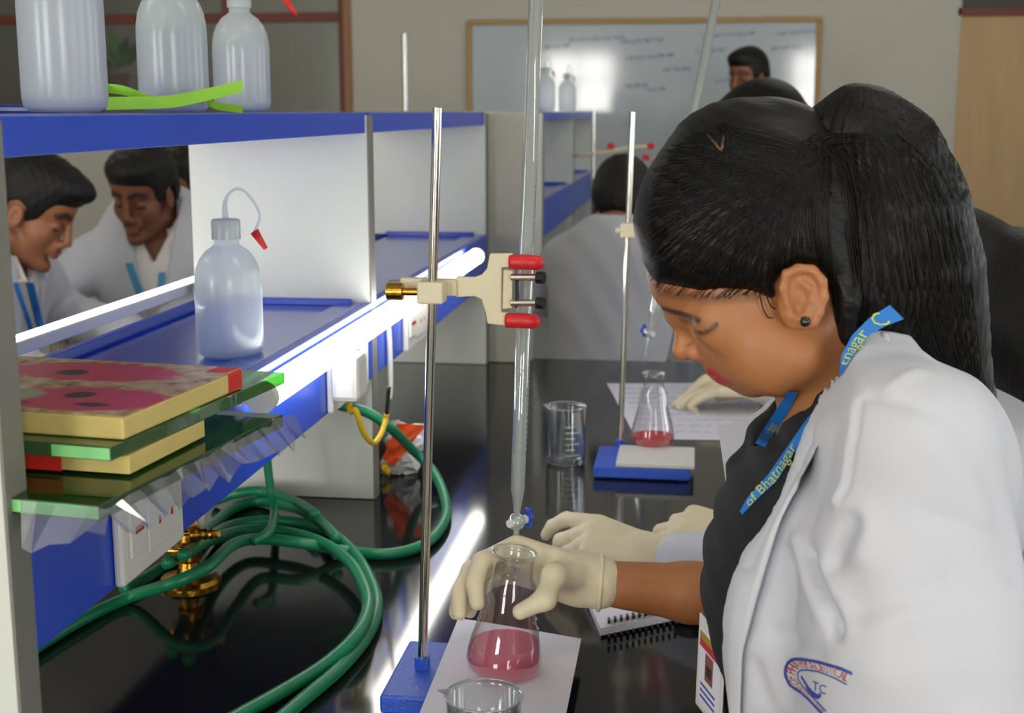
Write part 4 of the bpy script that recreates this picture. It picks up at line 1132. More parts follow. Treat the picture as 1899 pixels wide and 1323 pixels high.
# arm and the rest of the body
EL_R = Q(1478, 1108, -.225); WR_R = aty(1082, 1078, 1.362)
SH_R = Q(1600, 850, -.165); SH_L = Q(1690, 838, .155); EL_L = aty(1715, 1365, .985)
WR_L = Vector((.10, 1.0, .955))
hipc = Vector((.26, YM, .84))
sb = SDF((-.25, .80, 0.03), (.50, 1.50, 1.26), .006)
sb.loft([(.80, .26, YM, .09, .13), (.90, .235, YM, .075, .12), (.955, .168, YM, .085, .12), (1.07, .142, YM, .085, .125), (1.17, .14, YM, .075, .11), (1.22, .14, YM, .055, .06)], .01)
sb.chain([SH_R, EL_R], [.045, .040], .03)
sb.chain([EL_R, (EL_R + WR_R) / 2 + Vector((0, 0, -.004)), WR_R], [.037, .0315, .0225], .012)
sb.chain([SH_L, EL_L, WR_L], [.045, .038, .023], .03)
for sd in (-1, 1):
    sb.chain([hipc + Vector((0, sd * .075, 0)), Vector((.28, YM + sd * .085, .47)), Vector((.31, YM + sd * .09, .09))], [.085, .055, .038], .02)
    sb.cap(Vector((.31, YM + sd * .09, .065)), Vector((.17, YM + sd * .10, .05)), .03, .022, .02)
Vb, Fb = sb.mesh()
W1 = empty('person', (.27, YM, 0), 'young woman in white coat with ponytail holding the pink flask in the foreground', 'person')
V, F, cc = join_vf([(Vh, Fh, ch_), (Vb, Fb, skin_cols(Vb, (166, 106, 62)))])
body = link('body', np_mesh('body', V, F, cc), M['skin'], W1, True)

# gloved right hand round the flask neck, cuff at the wrist
sg_ = SDF((-.30, 1.20, .90), (.02, 1.46, 1.12), .0026)
HD = Vector((-.955, -.06, .27))
nk = fl + Vector((.010, 0, .112))
glove_hand(sg_, WR_R + Vector((.004, -.004, .002)), HD, (-.12, -.72, -.66), (0, -.66, .72), [(.80, .75, .40), (.76, .66, .38), (.66, .60, .38), (.64, .55, .38)], spread=.06, scale=1.0,
           thumb=[nk + Vector((.042, .002, -.004)), nk + Vector((.036, -.024, -.020)), nk + Vector((.012, -.036, -.030))], k=.009, fat=1.12)
sg_.chain([WR_R + Vector((.016, 0, -.001)), WR_R + Vector((-.006, 0, .003)), WR_R + HD * .03], [.0285, .0270, .026], .012)
Vg, Fg = sg_.mesh(); Vg = relax(Vg, Fg, 1, .4)
rngw = np.sin(Vg[:, 0] * 340 + Vg[:, 2] * 160) * .0006 * sstep(Vg[:, 0], -.16, -.10)
Vg = Vg + np.stack([rngw * 0, -rngw, rngw * .6], 1)
gl1 = link('glove', np_mesh('glove', Vg, Fg), M['glove'], W1, True); tag(gl1, 'cream latex glove gripping the flask neck')
cuf = WR_R + Vector((.018, 0, -.001)); axd = Vector((.99, .06, -.07)).normalized(); q = axd.to_track_quat('Z', 'Y').to_matrix().to_4x4()
rim = [(.029 + .0025 * math.cos(a), .0028 * math.sin(a)) for a in np.linspace(0, 2 * math.pi, 9)[:-1].tolist()]
MB().lathe(rim, 36, Matrix.Translation(cuf) @ q, closed=True).build('rolled_cuff', M['glove'], gl1, smooth=True)
# her other gloved hand rests on the worktop edge, below the frame
sg2 = SDF((-.12, .88, .90), (.16, 1.12, 1.02), .004)
glove_hand(sg2, WR_L, (-1, .1, -.14), (0, .1, -1), (0, 1, 0), [(.12, .15, .1)] * 4, spread=.12, fat=1.1)
sg2.cap(WR_L + Vector((.02, 0, .004)), WR_L + Vector((-.01, 0, 0)), .028, .026, .012)
V2, F2 = sg2.mesh(); V2[:, 2] = np.maximum(V2[:, 2], ZB + .0015)
link('glove', np_mesh('glove', V2, F2), M['glove'], W1, True)

# black top
def prow(py, pf, pb, hw): a, b = Q(pf, py), Q(pb, py); return (Q((pf + pb) / 2, py).z, (a.x + b.x) / 2, YM, (b.x - a.x) / 2, hw)
ROWS = [prow(745, 1462, 1640, .066), prow(790, 1428, 1690, .095), prow(840, 1388, 1720, .120), prow(900, 1348, 1745, .140), prow(960, 1326, 1765, .15), prow(1030, 1306, 1798, .158), prow(1100, 1300, 1818, .16), prow(1180, 1312, 1842, .155), prow(1323, 1345, 1885, .15)]
LOWR = [(.90, .235, YM, .106, .155), (.80, .265, YM, .135, .17), (.72, .275, YM, .14, .175)]
st = SDF((-.08, .98, .70), (.40, 1.36, 1.27), .004)
st.loft(ROWS + LOWR, 0)
st.chain([Q(1488, 742, -.03), Q(1440, 800, -.045), Q(1385, 866, -.03)], [.012, .018, .014], .015)
st.chain([Q(1545, 740, .05), Q(1500, 820, .06)], [.012, .014], .015)
nV = Q(1455, 800)     # scoop of the neckline
st.chain([Q(1530, 700), Q(1455, 790), Q(1432, 835)], [.05, .030, .008], .006, 'sub')
Vt, Ft = st.mesh()
rp = .0022 * np.sin(Vt[:, 2] * 150 + Vt[:, 0] * 90) * sstep(Vt[:, 2], 1.02, 1.10); Vt = Vt + np.stack([rp, 0 * rp, 0 * rp], 1)
top = link('black_top', np_mesh('black_top', Vt, Ft), M['black_cloth'], W1, True)

# lab coat
EDGE = [(1640, 560), (1600, 610), (1572, 662), (1556, 694), (1514, 758), (1491, 798), (1474, 844), (1445, 901), (1399, 976), (1374, 1012), (1349, 1079), (1340, 1137), (1343, 1224), (1355, 1323), (1380, 1480), (1400, 1700)]
sc = SDF((-.06, .88, .48), (.46, 1.44, 1.345), .0038)
def coat_solid(s, g, k0=.03):
    rows = [(z_, cx, cy, rx + g, ry + g) for z_, cx, cy, rx, ry in ROWS + LOWR] + [(.62, .285, YM, .135 + g, .185 + g), (.50, .29, YM, .145 + g, .19 + g)]
    s.loft(rows, 0)
    s.cap(Q(1618, 735, .06), SH_L, .044 + g, .052 + g, k0); s.cap(Q(1618, 735, -.06), SH_R, .044 + g, .050 + g, k0)
    s.ell(Q(1700, 870, 0), (.075 + g, .12 + g, .09 + g), .04)
    s.chain([SH_L, aty(1692, 1040, 1.005), aty(1700, 1200, .99), EL_L], [.052 + g, .063 + g, .070 + g, .069 + g], k0)
    s.chain([EL_L, EL_L * .4 + WR_L * .6], [.069 + g, .050 + g], .03)
    s.chain([SH_R, EL_R], [.052 + g, .052 + g], k0); s.cap(EL_R, EL_R * .8 + WR_R * .2, .052 + g, .044 + g, .02)
    # collar stand round the neck
    s.loft([(Q(1580, 604).z, Q(1556, 600).x, YM, .053 + g, .056 + g), (Q(1580, 700).z, Q(1556, 700).x, YM, .060 + g, .062 + g), (Q(1580, 760).z, Q(1560, 760).x, YM, .072 + g, .085 + g)], .012)
    return s
coat_solid(sc, .009)
# hollow: remove inside
inner = SDF((-.06, .88, .48), (.46, 1.44, 1.345), .0038); coat_solid(inner, -.005)
inner.loft([(Q(1580, 560).z, Q(1556, 600).x, YM, .050, .053), (Q(1580, 700).z, Q(1556, 700).x, YM, .056, .058)], .0)
eX = [Q2(a, b, .085) for a, b in EDGE]
opening = poly_sdf(eX + [(eX[-1][0] - .5, eX[-1][1]), (eX[0][0] - .5, eX[0][1] + .2), (eX[0][0], eX[0][1] + .2)])
gx, gy, gz = np.meshgrid(sc.ax[0], sc.ax[1], sc.ax[2], indexing='ij', sparse=True)
op2 = opening(gx[:, 0, :], gz[:, 0, :])[:, None, :]
dsolid = sc.d.copy()
armf = SDF((-.06, .88, .48), (.46, 1.44, 1.345), .0038)
armf.chain([SH_R, EL_R], [.070, .070], 0).cap(EL_R, EL_R * .8 + WR_R * .2, .068, .06, 0)
cut = np.maximum(-op2, -np.inf)
cutd = np.where(armf.d < .004, -1.0, -op2)       # the far sleeve is not opened by the front cut
sc.d = np.maximum(np.maximum(dsolid, cutd), -inner.d).astype(np.float32)
Vc, Fc = sc.mesh(); Vc = relax(Vc, Fc, 2, .5)
# folds: ridges (+) and creases (-) along polylines on the near side
def on_field(d, s, px, py, y0=.9):
    dr = ray(px, py); lo_, h_ = s.lo, s.h; n = d.shape
    for i in range(260):
        p = CAM + dr * ((y0 + i * .002) / dr.y); ii = [int(round((p[q_] - lo_[q_]) / h_)) for q_ in range(3)]
        if all(0 <= ii[q_] < n[q_] for q_ in range(3)) and d[ii[0], ii[1], ii[2]] < 0: return p
    return None
bv = bvh_of(Vc, Fc)
me_n = np_mesh('tmp', Vc, Fc); nrm = np.zeros((len(Vc), 3), dtype=np.float32); me_n.vertices.foreach_get('normal', nrm.ravel() if False else (tmpn := np.zeros(len(Vc) * 3, dtype=np.float32))); nrm = tmpn.reshape(-1, 3); bpy.data.meshes.remove(me_n)
FOLDS = [  # pixel polyline, amplitude, width
    ([(1586, 742), (1578, 800), (1566, 870), (1556, 930)], .0016, .0045), ([(1598, 742), (1590, 800), (1578, 870), (1566, 930)], -.0022, .0035),
    ([(1560, 930), (1600, 950), (1612, 985), (1600, 1030)], .006, .012), ([(1585, 968), (1560, 1010), (1545, 1050)], -.006, .012),
    ([(1500, 1030), (1520, 1085), (1545, 1130), (1556, 1168)], -.010, .009), ([(1484, 1010), (1500, 1070), (1525, 1130)], .006, .014), ([(1530, 1050), (1552, 1110), (1570, 1160)], .006, .012),
    ([(1556, 1168), (1610, 1140), (1680, 1110), (1740, 1090)], -.004, .012), ([(1560, 1185), (1620, 1160), (1690, 1135)], .004, .014),
    ([(1440, 780), (1450, 900), (1435, 1010), (1425, 1090)], .0, .01), ([(1545, 800), (1530, 880), (1505, 960)], -.004, .016), ([(1520, 800), (1500, 900), (1470, 1000)], .004, .018),
    ([(1470, 1040), (1472, 1110), (1466, 1180)], -.003, .012), ([(1440, 1175), (1480, 1200), (1520, 1215)], -.003, .010), ([(1620, 735), (1670, 745), (1720, 765)], -.003, .008), ([(1650, 720), (1700, 690)], .003, .008),
    ([(1690, 780), (1760, 860), (1820, 960)], .0025, .016), ([(1720, 955), (1770, 970), (1850, 1000), (1880, 1060)], -.003, .012), ([(1780, 800), (1840, 900), (1876, 1000)], -.003, .014),
    ([(1640, 1020), (1640, 1120), (1620, 1240)], .003, .022), ([(1760, 1080), (1790, 1180), (1800, 1290)], -.004, .02), ([(1400, 1240), (1420, 1300), (1440, 1340)], -.003, .012)]
disp = np.zeros(len(Vc))
for pl_, amp, w in FOLDS:
    pts = []
    for a, b in pl_:
        hit = bv.ray_cast(CAM, ray(a, b).normalized())
        if hit[0] is not None: pts.append(hit[0])
    if len(pts) > 1 and amp: disp += amp * np.exp(-(seg_dist(Vc, pts) / (w * .8)) ** 2)
disp += .0007 * np.sin(Vc[:, 0] * 60 + Vc[:, 2] * 35) * np.sin(Vc[:, 2] * 48 - Vc[:, 0] * 22)
Vc = Vc + nrm * disp[:, None]
coat = link('lab_coat', np_mesh('lab_coat', Vc, Fc), M['coat'], W1, True)
bv = bvh_of(Vc, Fc)
def on_coat(px, py, off=.002, fallback=None, tree=None):
    d = ray(px, py).normalized(); h_ = (tree or bv).ray_cast(CAM, d)
    if h_[0] is None: return fallback
    return h_[0] - d * off
def resample(pl_, n):
    P = np.array(pl_, dtype=float); L = np.r_[0, np.cumsum(np.linalg.norm(np.diff(P, axis=0), axis=1))]
    t = np.linspace(0, L[-1], n); return list(zip(np.interp(t, L, P[:, 0]).tolist(), np.interp(t, L, P[:, 1]).tolist()))
# near lapel running from the collar to the hem
n = 44
LF = resample([(1606, 606), (1578, 655), (1558, 692), (1515, 758), (1492, 798), (1475, 844), (1446, 901), (1401, 976), (1376, 1012), (1351, 1079), (1342, 1137), (1345, 1224), (1357, 1323), (1366, 1380)], n)
LBk = resample([(1646, 618), (1660, 660), (1650, 692), (1600, 735), (1560, 768), (1515, 836), (1487, 884), (1450, 960), (1436, 1000), (1418, 1060), (1398, 1130), (1376, 1215), (1372, 1323), (1378, 1380)], n)
LF = [(a - 5, b) for a, b in LF]; mb = MB(); grid_ = []
prev = None; prevrow = None
for (a, b) in zip(LF, LBk):
    row = []
    for j in range(5):
        t = j / 4; px, py = a[0] + (b[0] - a[0]) * t, a[1] + (b[1] - a[1]) * t
        p = on_coat(px + 14 * (1 - t), py, .008 + .006 * t, None)
        if p is not None: p = aty(px, py, p.y)
        if p is None: p = aty(px, py, (prevrow[j].y if prevrow else 1.09))
        if prevrow and abs(p.y - prevrow[j].y) > .02: p = aty(px, py, prevrow[j].y + max(-.006, min(.006, p.y - prevrow[j].y)))
        row.append(p)
    grid_.append(row); prevrow = row
for _ in range(3):
    g2 = [[p.copy() for p in r] for r in grid_]
    for i in range(1, n - 1):
        for j in range(5): g2[i][j].y = (grid_[i - 1][j].y + 2 * grid_[i][j].y + grid_[i + 1][j].y) / 4
    grid_ = g2
tv = [[mb.bm.verts.new(p) for p in r] for r in grid_]; bvv = [[mb.bm.verts.new(p + Vector((.0005, .0045, 0))) for p in r] for r in grid_]
for i in range(n - 1):
    for j in range(4):
        mb.bm.faces.new((tv[i][j], tv[i + 1][j], tv[i + 1][j + 1], tv[i][j + 1])); mb.bm.faces.new((bvv[i][j], bvv[i][j + 1], bvv[i + 1][j + 1], bvv[i + 1][j]))
    for j in (0, 4): mb.bm.faces.new((tv[i][j], bvv[i][j], bvv[i + 1][j], tv[i + 1][j]))
mb.build('lapel', M['coat'], coat, smooth=True)
# far lapel seen beyond the neckline
mb = MB(); fa = [(1446, 722), (1400, 768), (1330, 796)]
A_ = [aty(a, b, y) for a, b, y in ((1470, 716, 1.235), (1444, 726, 1.245), (1398, 768, 1.255), (1332, 795, 1.27))]
B_ = [aty(a, b, y) for a, b, y in ((1500, 760, 1.235), (1436, 815, 1.24), (1385, 860, 1.25), (1346, 896, 1.265))]
mb.strip(catmull(A_, 5), catmull(B_, 5), (.001, .004, 0)); mb.build('lapel', M['coat'], coat, smooth=False)

# lanyard: strip over collar and black top
bt_top = bvh_of(np.concatenate([Vt, Vh]), np.concatenate([Ft, Fh + len(Vt)]))
lan = empty('lanyard', Q(1400, 950), None, None); lan.parent = W1; lan.matrix_parent_inverse = world_matrix(W1).inverted()
def ribbon(L, Rr, name, off, tree, n=24, m=M['lanyard'], fallY=None):
    A, B = resample(L, n), resample(Rr, n); pa, pb = [], []
    for (a, b) in zip(A, B):
        p1 = on_coat(*a, off, None, tree); p2 = on_coat(*b, off, None, tree)
        y = min([p.y for p in (p1, p2) if p is not None] or [fallY or 1.1])
        if fallY: y = min(y, fallY)
        pa.append(aty(a[0], a[1], y)); pb.append(aty(b[0], b[1], y))
    ys = [p.y for p in pa]
    for _ in range(4): ys = [ys[0]] + [(ys[i - 1] + 2 * ys[i] + ys[i + 1]) / 4 for i in range(1, n - 1)] + [ys[-1]]
    pa = [aty(a[0], a[1], y - .001) for a, y in zip(A, ys)]; pb = [aty(b[0], b[1], y - .001) for b, y in zip(B, ys)]
    MB().strip(pa, pb, (.0003, .0012, 0)).build(name, m, lan); return pa, pb
def ribbon_text(pa, pb, txt, size, t0, m=M['lime_print']):
    me = text_mesh(txt, 1.0, 'LEFT'); xs = [v.co.x for v in me.vertices]; w = max(xs)
    L = [0]
    mid = [(a + b) / 2 for a, b in zip(pa, pb)]
    for a, b in zip(mid, mid[1:]): L.append(L[-1] + (b - a).length)
    for v in me.vertices:
        l = t0 * L[-1] + v.co.x * size; s_ = .5 - v.co.y * size / (pa[len(pa) // 2] - pb[len(pa) // 2]).length
        i = max(0, min(len(L) - 2, int(np.searchsorted(L, l)) - 1)); t = (l - L[i]) / (L[i + 1] - L[i])
        c0 = pa[i] + (pa[i + 1] - pa[i]) * t; c1 = pb[i] + (pb[i + 1] - pb[i]) * t
        p = c0 + (c1 - c0) * s_; v.co = p + (CAM - p).normalized() * .0007
    return link('printed_lettering', me, m, lan)
pa, pb = ribbon([(1556, 698), (1560, 660), (1580, 622), (1612, 590), (1650, 566)], [(1560, 696), (1590, 648), (1612, 622), (1640, 606), (1676, 592)], 'ribbon_neck', .005, bv, fallY=1.085)
ribbon_text(pa, pb, 'tnagar  C', .0155, .12)
pa, pb = ribbon([(1372, 948), (1385, 925), (1425, 880), (1455, 836), (1487, 790), (1500, 772)], [(1376, 955), (1405, 925), (1440, 893), (1466, 852), (1492, 800), (1506, 780)], 'ribbon_chest', .004, bt_top)
ribbon_text(pa, pb, 'of Bhatnagar', .013, .10)
pa, pb = ribbon([(1400, 822), (1420, 790), (1445, 752), (1462, 726)], [(1418, 830), (1440, 800), (1464, 760), (1480, 728)], 'ribbon_far', .004, bt_top, fallY=1.215)
ribbon_text(pa, pb, 'tnagar', .013, .3)
MB().strip([Q(1370, 920, .05), Q(1376, 900, .05)], [Q(1376, 925, .05), Q(1382, 905, .05)], (0, .003, 0)).build('pen_clip', M['lanyard'], lan)
# identity card on the lanyard
ic = Q(1316, 1235, .045); cd = empty('identity_card', ic); cd.parent = W1; cd.matrix_parent_inverse = world_matrix(W1).inverted()
Mc = Matrix.Translation(ic) @ Matrix.Rotation(R(-69), 4, 'Z') @ Matrix.Rotation(R(3), 4, 'Y')
def cbox(x0, x1, z0, z1, y, th, name, m, bev=.0):
    mb = MB().box((x0, y, z0), (x1, y + th, z1), bev); bmesh.ops.transform(mb.bm, matrix=Mc, verts=mb.bm.verts); return mb.build(name, m, cd)
cbox(-.030, .030, -.052, .038, 0, .0022, 'card_holder', M['white_plastic'], .001)
cbox(-.0235, .0235, -.046, .028, -.0004, .0005, 'printed_card', M['paper'])
cbox(-.0235, .0235, .010, .017, -.0007, .0004, 'printed_stripe', mat('card_red', (190, 40, 60), .5)); cbox(-.0235, .0235, .017, .024, -.0007, .0004, 'printed_stripe', mat('card_gold', (170, 140, 40), .5))
cbox(-.009, .009, -.018, .008, -.0007, .0004, 'portrait_print', mat('card_portrait', (130, 84, 66), .5)); cbox(-.006, .006, -.012, -.002, -.0009, .0003, 'portrait_print', mat('card_portrait_dark', (60, 36, 40), .5))
for z_ in (-.026, -.032, -.038): cbox(-.018, .016, z_, z_ + .002, -.0007, .0004, 'printed_line', M['emb_blue'])
MB().tube([Mc @ Vector((0, 0, .038)), Mc @ Vector((0, -.002, .05)), Q(1318, 1130, .03)], .0025, 8, 3).build('strap_loop', M['lanyard'], cd, smooth=True)
# stitched emblem on the breast pocket
emb = empty('embroidered_emblem', on_coat(1480, 1250, .002)); emb.parent = coat; emb.matrix_parent_inverse = world_matrix(coat).inverted()
def stitched(pl_, r, name, m, closed=False):
    pts = [on_coat(a, b, .0006) for a, b in resample(pl_, 30)]; pts = [p for p in pts if p is not None]
    MB().tube(pts, r, 6).build(name, m, emb, smooth=True)
OUT = [(1580, 1250), (1558, 1240), (1516, 1228), (1490, 1224), (1472, 1222), (1460, 1230), (1456, 1243), (1457, 1256), (1465, 1272), (1487, 1286), (1500, 1298), (1514, 1313), (1530, 1330)]
INN = [(1570, 1270), (1543, 1256), (1516, 1246), (1495, 1243), (1482, 1244), (1479, 1250), (1481, 1262), (1491, 1276), (1503, 1289), (1516, 1303), (1532, 1320)]
stitched(OUT, .0012, 'border_stitch', M['emb_blue']); stitched(INN, .0006, 'inner_border_stitch', M['emb_blue'])
oo, ii_ = resample(OUT, 200), resample(INN, 200)
me = text_mesh('INSTITUTE OF PHARMACEUTICAL', 1.0, 'LEFT'); w = max(v.co.x for v in me.vertices)
for v in me.vertices:
    t = .02 + .96 * (1 - v.co.x / w) ; t = 1 - t
    fidx = (1 - t) * 198; i = int(fidx); s_ = .5 + v.co.y * 1.12
    a = oo[i]; b = ii_[i]
    # lettering runs from the lower end round the left to the top
    p = on_coat(b[0] + (a[0] - b[0]) * s_, b[1] + (a[1] - b[1]) * s_, .0007) or Vector((0, 0, 1))
    v.co = p
link('ring_lettering', me, M['emb_red'], emb)
me = text_mesh('TC', 1.0, 'LEFT')
for v in me.vertices:
    v.co = on_coat(1506 + v.co.x * 20 + v.co.y * 2, 1272 - v.co.y * 24 + v.co.x * 8, .0007) or Vector((0, 0, 1))
link('monogram', me, M['emb_blue'], emb)
stitched([(1487, 1256), (1492, 1264), (1498, 1274), (1506, 1284), (1516, 1291)], .0012, 'swoosh_stitch', M['emb_blue']); stitched([(1497, 1274), (1505, 1287), (1516, 1294), (1522, 1288)], .0015, 'swoosh_stitch', M['emb_blue'])
# earring
e_ = Q(1493, 597, .0815); MB().lathe([(0, -.0045), (.003, -.0035), (.0045, 0), (.003, .0035), (0, .0045)], 14, Matrix.Translation(e_)).build('earring', mat('black_bead', (14, 14, 16), .12, spec=.8), W1, smooth=True)
# trousers and shoes
stx = SDF((.05, .96, .05), (.50, 1.38, .95), .008)
for sd in (-1, 1): stx.chain([hipc + Vector((0, sd * .075, .02)), Vector((.28, YM + sd * .085, .47)), Vector((.31, YM + sd * .09, .08))], [.097, .072, .060], .02)
Vx, Fx = stx.mesh(); link('trousers', np_mesh('trousers', Vx, Fx), M['black_cloth'], W1, True)
for sd in (-1, 1):
    ss = SDF((.08, YM + sd * .1 - .09, 0), (.42, YM + sd * .1 + .09, .14), .006); ss.cap((.32, YM + sd * .09, .045), (.16, YM + sd * .1, .035), .042, .033, 0); ss.fn(lambda P: .004 - P[2] + 0 * P[0] + 0 * P[1], 0, 'sub') if False else None
    v_, f_ = ss.mesh(); v_[:, 2] = np.maximum(v_[:, 2], .002); link('shoe', np_mesh('shoe', v_, f_), M['shoe'], W1, True)

# hair: cap over the skull bounded by the hairline, then the ponytail
HL = [(1150, 420), (1178, 492), (1196, 520), (1212, 538), (1250, 541), (1300, 549), (1345, 546), (1385, 541), (1410, 548), (1432, 560), (1440, 548), (1436, 528), (1450, 506), (1478, 490), (1510, 494), (1536, 518), (1545, 550), (1546, 592), (1550, 640), (1564, 672), (1590, 660), (1620, 600), (1660, 560), (1680, 300), (1500, 120), (1200, 150)]
hl = poly_sdf([Q2(a, b, .06) for a, b in HL])
hf = SDF((-.085, 1.06, 1.24), (.24, 1.28, 1.525), .0026)
hf.ell(Q(1398, 404), (.101, .0815, .0925), 0)
hf.ell(Q(1285, 440), (.052, .062, .062), .03); hf.ell(Q(1285, 490), (.046, .059, .046), .02)
hf.ell(Q(1450, 500), (.072, .0775, .062), .02); hf.ell(Q(1530, 560), (.040, .064, .048), .03)
hf.ell(Q(1400, 255), (.060, .05, .030), .03)
for sd in (-1, 1): hf.chain([Q(1560, 560, sd * .050), Q(1566, 620, sd * .046), Q(1572, 660, sd * .040)], [.016, .013, .006], .012)
g3 = np.meshgrid(hf.ax[0], hf.ax[2], indexing='ij', sparse=True); hp2 = hl(g3[0], g3[1])[:, None, :]
k_ = .024; a_ = hf.d; b_ = np.broadcast_to(hp2, a_.shape); hh = np.clip(.5 - .5 * (b_ - a_) / k_, 0, 1)
hf.d = (b_ * (1 - hh) + a_ * hh + k_ * hh * (1 - hh)).astype(np.float32)
# ponytail
PT = [((1545, 262, 0), .028), ((1590, 250, 0), .038), ((1640, 300, 0), .046), ((1672, 390, -.01), .052), ((1690, 500, -.02), .056), ((1705, 600, -.03), .054), ((1740, 690, -.035), .042), ((1790, 750, -.035), .026)]
pf = SDF((.08, 1.04, 1.18), (.36, 1.32, 1.53), .0032)
for (c1, r1), (c2_, r2_) in zip(PT, PT[1:]): pf.cap(Q(*c1), Q(*c2_), r1, r2_, .02)
pf.ell(Q(1600, 232, .0), (.030, .028, .018), .02); pf.ell(Q(1620, 480, .01), (.034, .05, .08), .03)
pf.ell(Q(1625, 560, .0), (.03, .045, .05), .03)
def strandify(V, amp, cx, cy, freq=46):
    a = np.arctan2(V[:, 1] - cy, V[:, 0] - cx); w = np.sin(a * freq + 9 * np.sin(V[:, 2] * 22)) + .6 * np.sin(a * freq * 2.3 + 14 * np.sin(V[:, 2] * 15 + 1))
    out = V.copy(); out[:, 0] += amp * w * np.cos(a); out[:, 1] += amp * w * np.sin(a); return out
Vp, Fp = pf.mesh(); pc = Q(1660, 450); Vp = strandify(Vp, .0009, pc.x, pc.y)
Vr, Fr = hf.mesh()
ang = math.radians(32); xr = Vr[:, 0] * math.cos(ang) - Vr[:, 2] * math.sin(ang); zr = Vr[:, 0] * math.sin(ang) + Vr[:, 2] * math.cos(ang)
wv = .00035 * (np.sin(zr * 420 + 3 * np.sin(xr * 30)) + .7 * np.sin(zr * 230 + 2 * np.sin(xr * 22 + 1)))
Vr = Vr + np.stack([0 * wv, wv * np.sign(Vr[:, 1] - YM), wv], 1)
hair = link('hair', np_mesh('hair', Vr, Fr), M['hair'], W1, True)
M['hair_tail'] = mat('ponytail_hair', (11, 9, 8), .45, var=.35, scale=150, bump=.7, bscale=300, stretch=((0, 0, 0), (1, 1, .1)), spec=.25)
pony = link('ponytail', np_mesh('ponytail', Vp, Fp), M['hair_tail'], hair, True)
# loose strands
bh_ = bvh_of(np.concatenate([Vr, Vp]), np.concatenate([Fr, Fp + len(Vr)])); rs_ = random.Random(11); mb = MB()
for i in range(340):      # combed strands from the hairline back to the tie
    t = rs_.random(); hb_ = resample([(1172, 400), (1182, 480), (1215, 530), (1300, 540), (1385, 534), (1430, 520), (1450, 500), (1480, 484), (1520, 492), (1550, 540), (1555, 600)][::-1] + [(1172, 400), (1190, 345), (1230, 288), (1290, 246), (1350, 228)], 60)[int(t * 59)]; a = (hb_[0] + rs_.uniform(-4, 4), hb_[1] + rs_.uniform(-8, 3)); b = (1535 + rs_.uniform(-20, 10), 280 + rs_.uniform(-40, 60) + t * 40)
    cpt = ((a[0] + b[0]) / 2 - 30 + rs_.uniform(-20, 20), (a[1] + b[1]) / 2 - (45 if a[1] > 420 else 20) + rs_.uniform(-25, 25)); pts = []
    for q_ in range(11):
        u_ = q_ / 10; px = (1 - u_) ** 2 * a[0] + 2 * u_ * (1 - u_) * cpt[0] + u_ * u_ * b[0]; py = (1 - u_) ** 2 * a[1] + 2 * u_ * (1 - u_) * cpt[1] + u_ * u_ * b[1]
        p = on_coat(px, py, .0010, None, bh_)
        if p is not None: pts.append(p)
    if len(pts) > 3: mb.tube(pts, .00035, 4)
for i in range(140):      # ponytail strands
    t = rs_.random(); pts = []; o = rs_.uniform(-1, 1); ph = rs_.random() * 6
    for q_ in range(14):
        u_ = q_ / 13; j = u_ * (len(PT) - 1); k0_ = min(int(j), len(PT) - 2); f_ = j - k0_
        c0, r0 = PT[k0_]; c1, r1 = PT[k0_ + 1]; px = c0[0] + (c1[0] - c0[0]) * f_ + (r0 + (r1 - r0) * f_) / K * o * .92 + 8 * math.sin(ph + u_ * 5); py = c0[1] + (c1[1] - c0[1]) * f_ + 8 * math.cos(ph + u_ * 4)
        p = on_coat(px, py, .0008, None, bh_)
        if p is not None: pts.append(p)
    if len(pts) > 4: mb.tube(pts, .0004, 4)
bhs_ = bvh_of(np.concatenate([Vr, Vh]), np.concatenate([Fr, Fh + len(Vr)]))
for i in range(70):      # fine hairs over the hairline
    t = rs_.random(); hb_ = resample([(1190, 492), (1216, 538), (1260, 546), (1310, 552), (1385, 545), (1405, 546)], 60)[int(t * 59)]
    e_px = (hb_[0] + rs_.uniform(-4, 10), hb_[1] + rs_.uniform(0, 9)); s_px = (hb_[0] + rs_.uniform(30, 70), hb_[1] - rs_.uniform(25, 50)); m_px = (hb_[0] + rs_.uniform(0, 16), hb_[1] - rs_.uniform(0, 16)); pts = []
    for q_ in range(8):
        u_ = q_ / 7; px = (1 - u_) ** 2 * e_px[0] + 2 * u_ * (1 - u_) * m_px[0] + u_ * u_ * s_px[0]; py = (1 - u_) ** 2 * e_px[1] + 2 * u_ * (1 - u_) * m_px[1] + u_ * u_ * s_px[1]
        p = on_coat(px, py, .0007, None, bhs_)
        if p is not None and (not pts or (p - pts[-1]).length < .02): pts.append(p)
    if len(pts) > 3: mb.tube(pts, [.00008] + [.0002] * (len(pts) - 1), 4)
for i in range(46):       # flyaways round the crown of the ponytail
    a0 = rs_.uniform(0, 1); base = [(1530, 225), (1600, 212), (1660, 240), (1715, 300), (1745, 350), (1750, 420)]; bp = resample(base, 40)[int(a0 * 39)]
    ln_ = rs_.uniform(18, 55); dr_ = (rs_.uniform(.2, 1.0), rs_.uniform(-.9, .3)); sd_ = rs_.uniform(-.03, .03)
    pts = [Q(bp[0] - 14 + dr_[0] * ln_ * u_ + 6 * math.sin(u_ * 3 + i), bp[1] + 10 + dr_[1] * ln_ * u_ + 16 * u_ * u_, sd_) for u_ in (0, .25, .5, .75, 1)]
    mb.tube(pts, .00025, 3)
for (pl_, r_) in (([(1408, 540, .066), (1414, 570, .066), (1424, 588, .066), (1434, 590, .066)], .0006), ([(1420, 545, .067), (1428, 566, .067), (1438, 574, .067)], .0006),
                  ):
    mb.tube([Q(*p) for p in pl_], r_, 5, 5)
tag(mb.build('loose_strands', M['hair_tail'], hair, smooth=True), kind='stuff')
